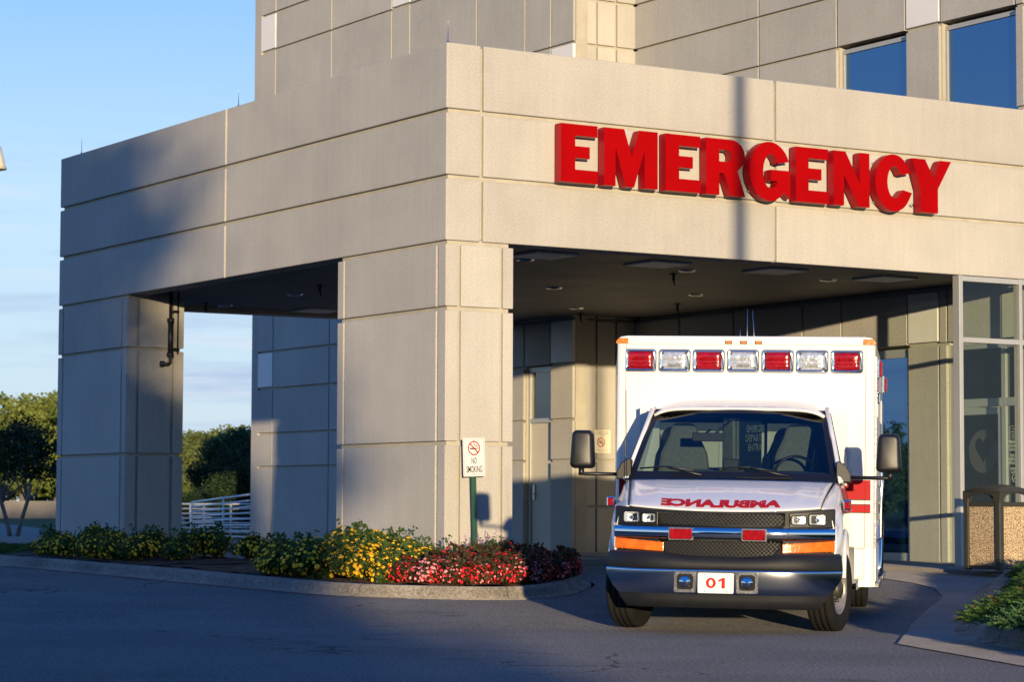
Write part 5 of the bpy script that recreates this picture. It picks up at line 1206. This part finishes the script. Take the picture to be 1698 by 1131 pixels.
# ------------------------------------------------------------------ trees
def tree(name, seed, h, crown, trunk_h, nleaf, lsize, leafm, label, multi=1, tr=.16, bark='bark', shell=.5, lean=.25, cz=None):
    rng = random.Random(seed); t = thing(name, label, 'tree'); mb = MB(); blobs = []
    R0 = crown
    mid = trunk_h+(h-trunk_h)*.5
    nb = 15 if crown > 2 else 11
    for k in range(nb):
        a = rng.random()*6.283; rr_ = R0*rng.uniform(.12, .72); zz = rng.uniform(trunk_h+.12*(h-trunk_h), h-.16*(h-trunk_h)); tp = 1-abs((zz-mid)/(h-trunk_h))*.9
        b = R0*rng.uniform(.26, .44); blobs.append((rr_*math.cos(a)*tp, rr_*math.sin(a)*tp, zz, b, b, b*rng.uniform(.6, .85)))
    blobs.append((0, 0, mid, R0*.5, R0*.5, (h-trunk_h)*.36))
    for m in range(multi):
        a = 6.283*m/multi+.4; dx, dy = (math.cos(a)*lean, math.sin(a)*lean) if multi > 1 else (0, 0)
        p = [(dx*.2, dy*.2, 0), (dx*.5, dy*.5, trunk_h*.35), (dx*1.0, dy*1.0, trunk_h*.75), (dx*1.3, dy*1.3, trunk_h*1.1)]
        if multi == 1: p.append((0, 0, mid+.2*(h-mid)))
        mb.tube(p, [tr*1.2, tr, tr*.85, tr*.7, tr*.3][:len(p)], 8)
        for b in blobs[m::multi][:8]:
            s = Vector(p[2 if multi > 1 else 3]); e_ = Vector(b[:3]); mid_ = s.lerp(e_, .5)+Vector((rng.gauss(0, .08), rng.gauss(0, .08), -.12))*R0*.3
            mb.tube([s, mid_, e_], [tr*.5, tr*.32, tr*.12], 6)
    mb.build('trunk', bark, t)
    fn = blobfn(blobs, shell)
    # clumpy leaves: pick tuft centres, scatter leaves around them
    cents = [fn(rng)[0] for _ in range(max(30, nleaf//(60 if 'sunlit' in leafm+'' or leafm == 'leaf_tree' else 26)))]
    def clump(r):
        c = r.choice(cents); s = R0*.075; return Vector((c.x+r.gauss(0, s), c.y+r.gauss(0, s), c.z+r.gauss(0, s*.7))), None
    leaves(nleaf, clump, lsize, rng, 1.5, mb=None if False else (mbl := MB()))
    mbl.build('crown', leafm, t)
    PARTS[t.name] = [c for c in bpy.data.objects if c.parent == t]
    return t
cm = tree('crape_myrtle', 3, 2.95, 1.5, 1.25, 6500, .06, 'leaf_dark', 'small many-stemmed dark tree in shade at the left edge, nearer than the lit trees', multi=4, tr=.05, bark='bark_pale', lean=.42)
cm.location = (6.45, 31.0, .12)
lit = [tree('broadleaf_tree', 20+i, 8.2, 3.5, 1.2, 11000, .20, 'leaf_tree', 'x', tr=.22) for i in range(2)]
usd = set()
def grove(protos, used, items, label, group):
    rng = random.Random(len(items)*7)
    for (px, d, k, s) in items:
        p = atpx(px, d); place(protos[k], k not in used, p, rng.uniform(0, 6.28), s, label(px) if callable(label) else label, group); used.add(k)
grove(lit, usd, [(40, 150, 0, 1.0)], 'tall loose yellow-green tree behind the low wall, left of the far pillar', 'sunlit trees behind the low wall')
grove(lit, usd, [(96, 152, 1, .93)], 'yellow-green tree behind the low wall, touching the edge of the far pillar', 'sunlit trees behind the low wall')
grove(lit, usd, [(-30, 156, 0, .88), (68, 162, 1, .60), (8, 168, 1, .66), (120, 165, 0, .7)], 'sunlit yellow-green tree in the row behind the low wall', 'sunlit trees behind the low wall')
wood = [tree('broadleaf_tree', 40+i, 6.5, 3.3, .5, 13000, .19, 'leaf_wood', 'x', tr=.2) for i in range(2)]
uw = set()
grove(wood, uw, [(290, 172, 0, .98), (322, 180, 1, .96), (352, 176, 0, .90), (384, 184, 1, 1.05), (415, 178, 0, .93), (308, 150, 1, .72), (345, 152, 0, .66), (378, 158, 1, .72), (296, 138, 0, .5), (330, 140, 1, .5), (362, 145, 0, .55), (400, 150, 1, .85), (440, 165, 0, 1), (255, 170, 1, .9), (305, 120, 1, .35), (318, 128, 0, .42)], 'sunlit green tree in the wood seen between the far pillar and the hospital wall', 'trees of the sunlit wood')
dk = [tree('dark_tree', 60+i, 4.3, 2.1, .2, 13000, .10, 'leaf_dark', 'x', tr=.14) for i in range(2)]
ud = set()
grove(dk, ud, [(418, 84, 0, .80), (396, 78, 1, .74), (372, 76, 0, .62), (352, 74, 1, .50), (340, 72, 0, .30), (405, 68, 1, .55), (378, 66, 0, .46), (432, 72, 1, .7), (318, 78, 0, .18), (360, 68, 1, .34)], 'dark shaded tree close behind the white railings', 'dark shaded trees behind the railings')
# trees standing behind the camera: they shade the lot and the left end of the canopy
def sw(w, s): return (math.cos(AZ)*w+math.sin(AZ)*s, -math.sin(AZ)*w+math.cos(AZ)*s, 0)
def w_seed(r): return r.random()*6
bt = [tree('shade_tree', 80, 15.2, 8.2, .6, 42000, .50, 'leaf_dark', 'broad leafy tree standing across the car park behind the camera', tr=.4)]
ubt = set()
place(bt[0], True, sw(-9.6, -84), .5, 1.0, 'broad leafy tree standing across the car park behind the camera', 'shade trees across the car park')
t2 = tree('shade_tree', 81, 12.4, 5.4, .3, 20000, .36, 'leaf_dark', 'middle-sized leafy tree across the car park, second from the edge of the lit ground', tr=.25); t2.location = sw(-5.0, -85); t2['group'] = 'shade trees across the car park'
t3 = tree('shade_tree', 82, 9.2, 2.0, 6.0, 9000, .30, 'leaf_dark', 'small unseen leafy tree added to keep sun off the wing wall', tr=.2); t3.location = sw(-2.75, -83); t3['group'] = 'shade trees across the car park'  # unseen, added to shade the far end of the wing wall
t4 = tree('shade_tree', 83, 10.3, 1.15, 5.9, 7000, .24, 'leaf_dark', 'x', tr=.10); t4.location = sw(-1.85, -83); t4['group'] = 'shade trees across the car park'  # slender unseen tree, added only to block a sunlit strip on the wing wall
hm = leaves(26000, lambda r: ((lambda w_, s_, z_: Vector((sw(w_, s_)[0], sw(w_, s_)[1], z_)))(-.6-42*r.random(), -80+r.uniform(-.8, .8), 5.0*r.random()**.9-.2+.5*math.sin(w_seed(r))), None), .34, random.Random(5), 1.4)
tag(hm.build('added_hedge', 'leaf_dark'), 'tall unseen bank of leaves added behind the camera to shade the lot', 'added_hedge')  # added to stop sun leaking under the crowns onto the lot
place(bt[0], False, sw(-20, -90), 2.1, 1.0, None, 'shade trees across the car park')
place(bt[0], False, sw(-30, -78), 4.1, .9, None, 'shade trees across the car park')
place(lit[0], False, (-38, 42, .1), 1.0, .5, 'sunlit tree beyond the left end of the hospital drive', 'trees beside the drive')
for i, (x_, y_) in enumerate([(-30, 50), (-47, 46), (-22, 58), (-40, 60), (-55, 58), (-16, 66)]): place(lit[(i+1) % 2], False, (x_, y_, .1), i, .52, 'sunlit tree beyond the left end of the hospital drive', 'trees beside the drive')
# lamp standard whose pole throws the narrow upright shadow across the sign
lp = thing('street_lamp', 'tall lamp post across the car park behind the camera', 'street lamp', sw(4.0, -26))
mb = MB(); mb.tube([(0, 0, 0), (0, 0, 10.3)], [.10, .085], 12); mb.build('pole', 'alu', lp)
mb = MB(); mb.box(-.5, -.06, -.15, .15, 10.15, 10.3); mb.build('lamp_head', 'alu', lp, bevel=.02)
# lamp head peeping in at the left edge
p = atpx(-24, 60)
lq = thing('street_lamp', 'cream lamp head just showing at the left edge of the sky', 'street lamp', p)
mb = MB(); mb.tube([(0, 0, 0), (0, 0, 7.9)], [.08, .06], 12); mb.build('pole', 'alu', lq)
mb = MB(); mb.lathe([(9.35, .02), (9.33, .26), (9.0, .345), (8.92, .36), (8.79, .405), (8.78, .0)], (0, 0, 0), 'z', 24); mb.build('lamp_head', 'sign_cream', lq)
mb = MB(); mb.tube([(0, 0, 7.9), (0, 0, 8.8)], .06, 12); mb.build('bracket', 'alu', lq)

# every repeat gets a label that says which one it is
ORD = 'first second third fourth fifth sixth seventh eighth ninth tenth eleventh twelfth thirteenth fourteenth fifteenth sixteenth seventeenth eighteenth nineteenth twentieth'.split()
def ordinal(n):
    if n < 20: return ORD[n]
    t = {2: 'twenty', 3: 'thirty', 4: 'forty', 5: 'fifty'}[(n+1)//10]
    return {2: 'twentieth', 3: 'thirtieth', 4: 'fortieth', 5: 'fiftieth'}[(n+1)//10] if (n+1) % 10 == 0 else t+'-'+ORD[(n+1) % 10-1]
def px(o):
    d = Vector(o.location)-CAMP; return d.dot(rr)/max(.1, d.dot(fw))
def relabel(group, text):
    its = sorted([o for o in bpy.data.objects if o.get('group') == group and o.parent is None], key=px)
    for i, o in enumerate(its): o['label'] = text % ordinal(i)
relabel('yellow bushes in the near flower bed', 'bush full of yellow blossom, %s from the left in the bed before the near pillar')
relabel('yellow bushes in the far flower bed', 'shaded yellow-flowered bush, %s from the left in the bed below the far pillar')
for cname in ('red', 'pink', 'red and pink'):
    its = sorted([o for o in bpy.data.objects if o.get('group') == 'begonias along the end of the near flower bed' and ('covered in %s blossom' % cname) in o['label']], key=px)
    for i, o in enumerate(its): o['label'] = 'low begonia covered in %s blossom, %s such plant from the left' % (cname, ordinal(i))
relabel('purple spiked plants behind the begonias', 'slender purple-spiked plant behind the begonias, %s from the left')
relabel('junipers in the right-hand bed', 'spreading green juniper in the right-hand kerbed bed, %s from the left')
relabel('low junipers beyond the far flower bed', 'low dark juniper left of the far flower bed, %s from the left')
relabel('sunlit trees behind the low wall', 'sunlit yellow-green tree behind the low wall, %s from the left')
relabel('trees of the sunlit wood', 'green tree of the sunlit wood beyond the railings, %s from the left')
relabel('dark shaded trees behind the railings', 'dark shaded tree close behind the white railings, %s from the left')
relabel('trees beside the drive', 'sunlit tree beyond the left end of the hospital drive, %s from the left')
relabel('shade trees across the car park', 'unseen leafy shade tree across the car park behind the camera, %s along the row')  # the row includes the two small trees added to shade the wing wall
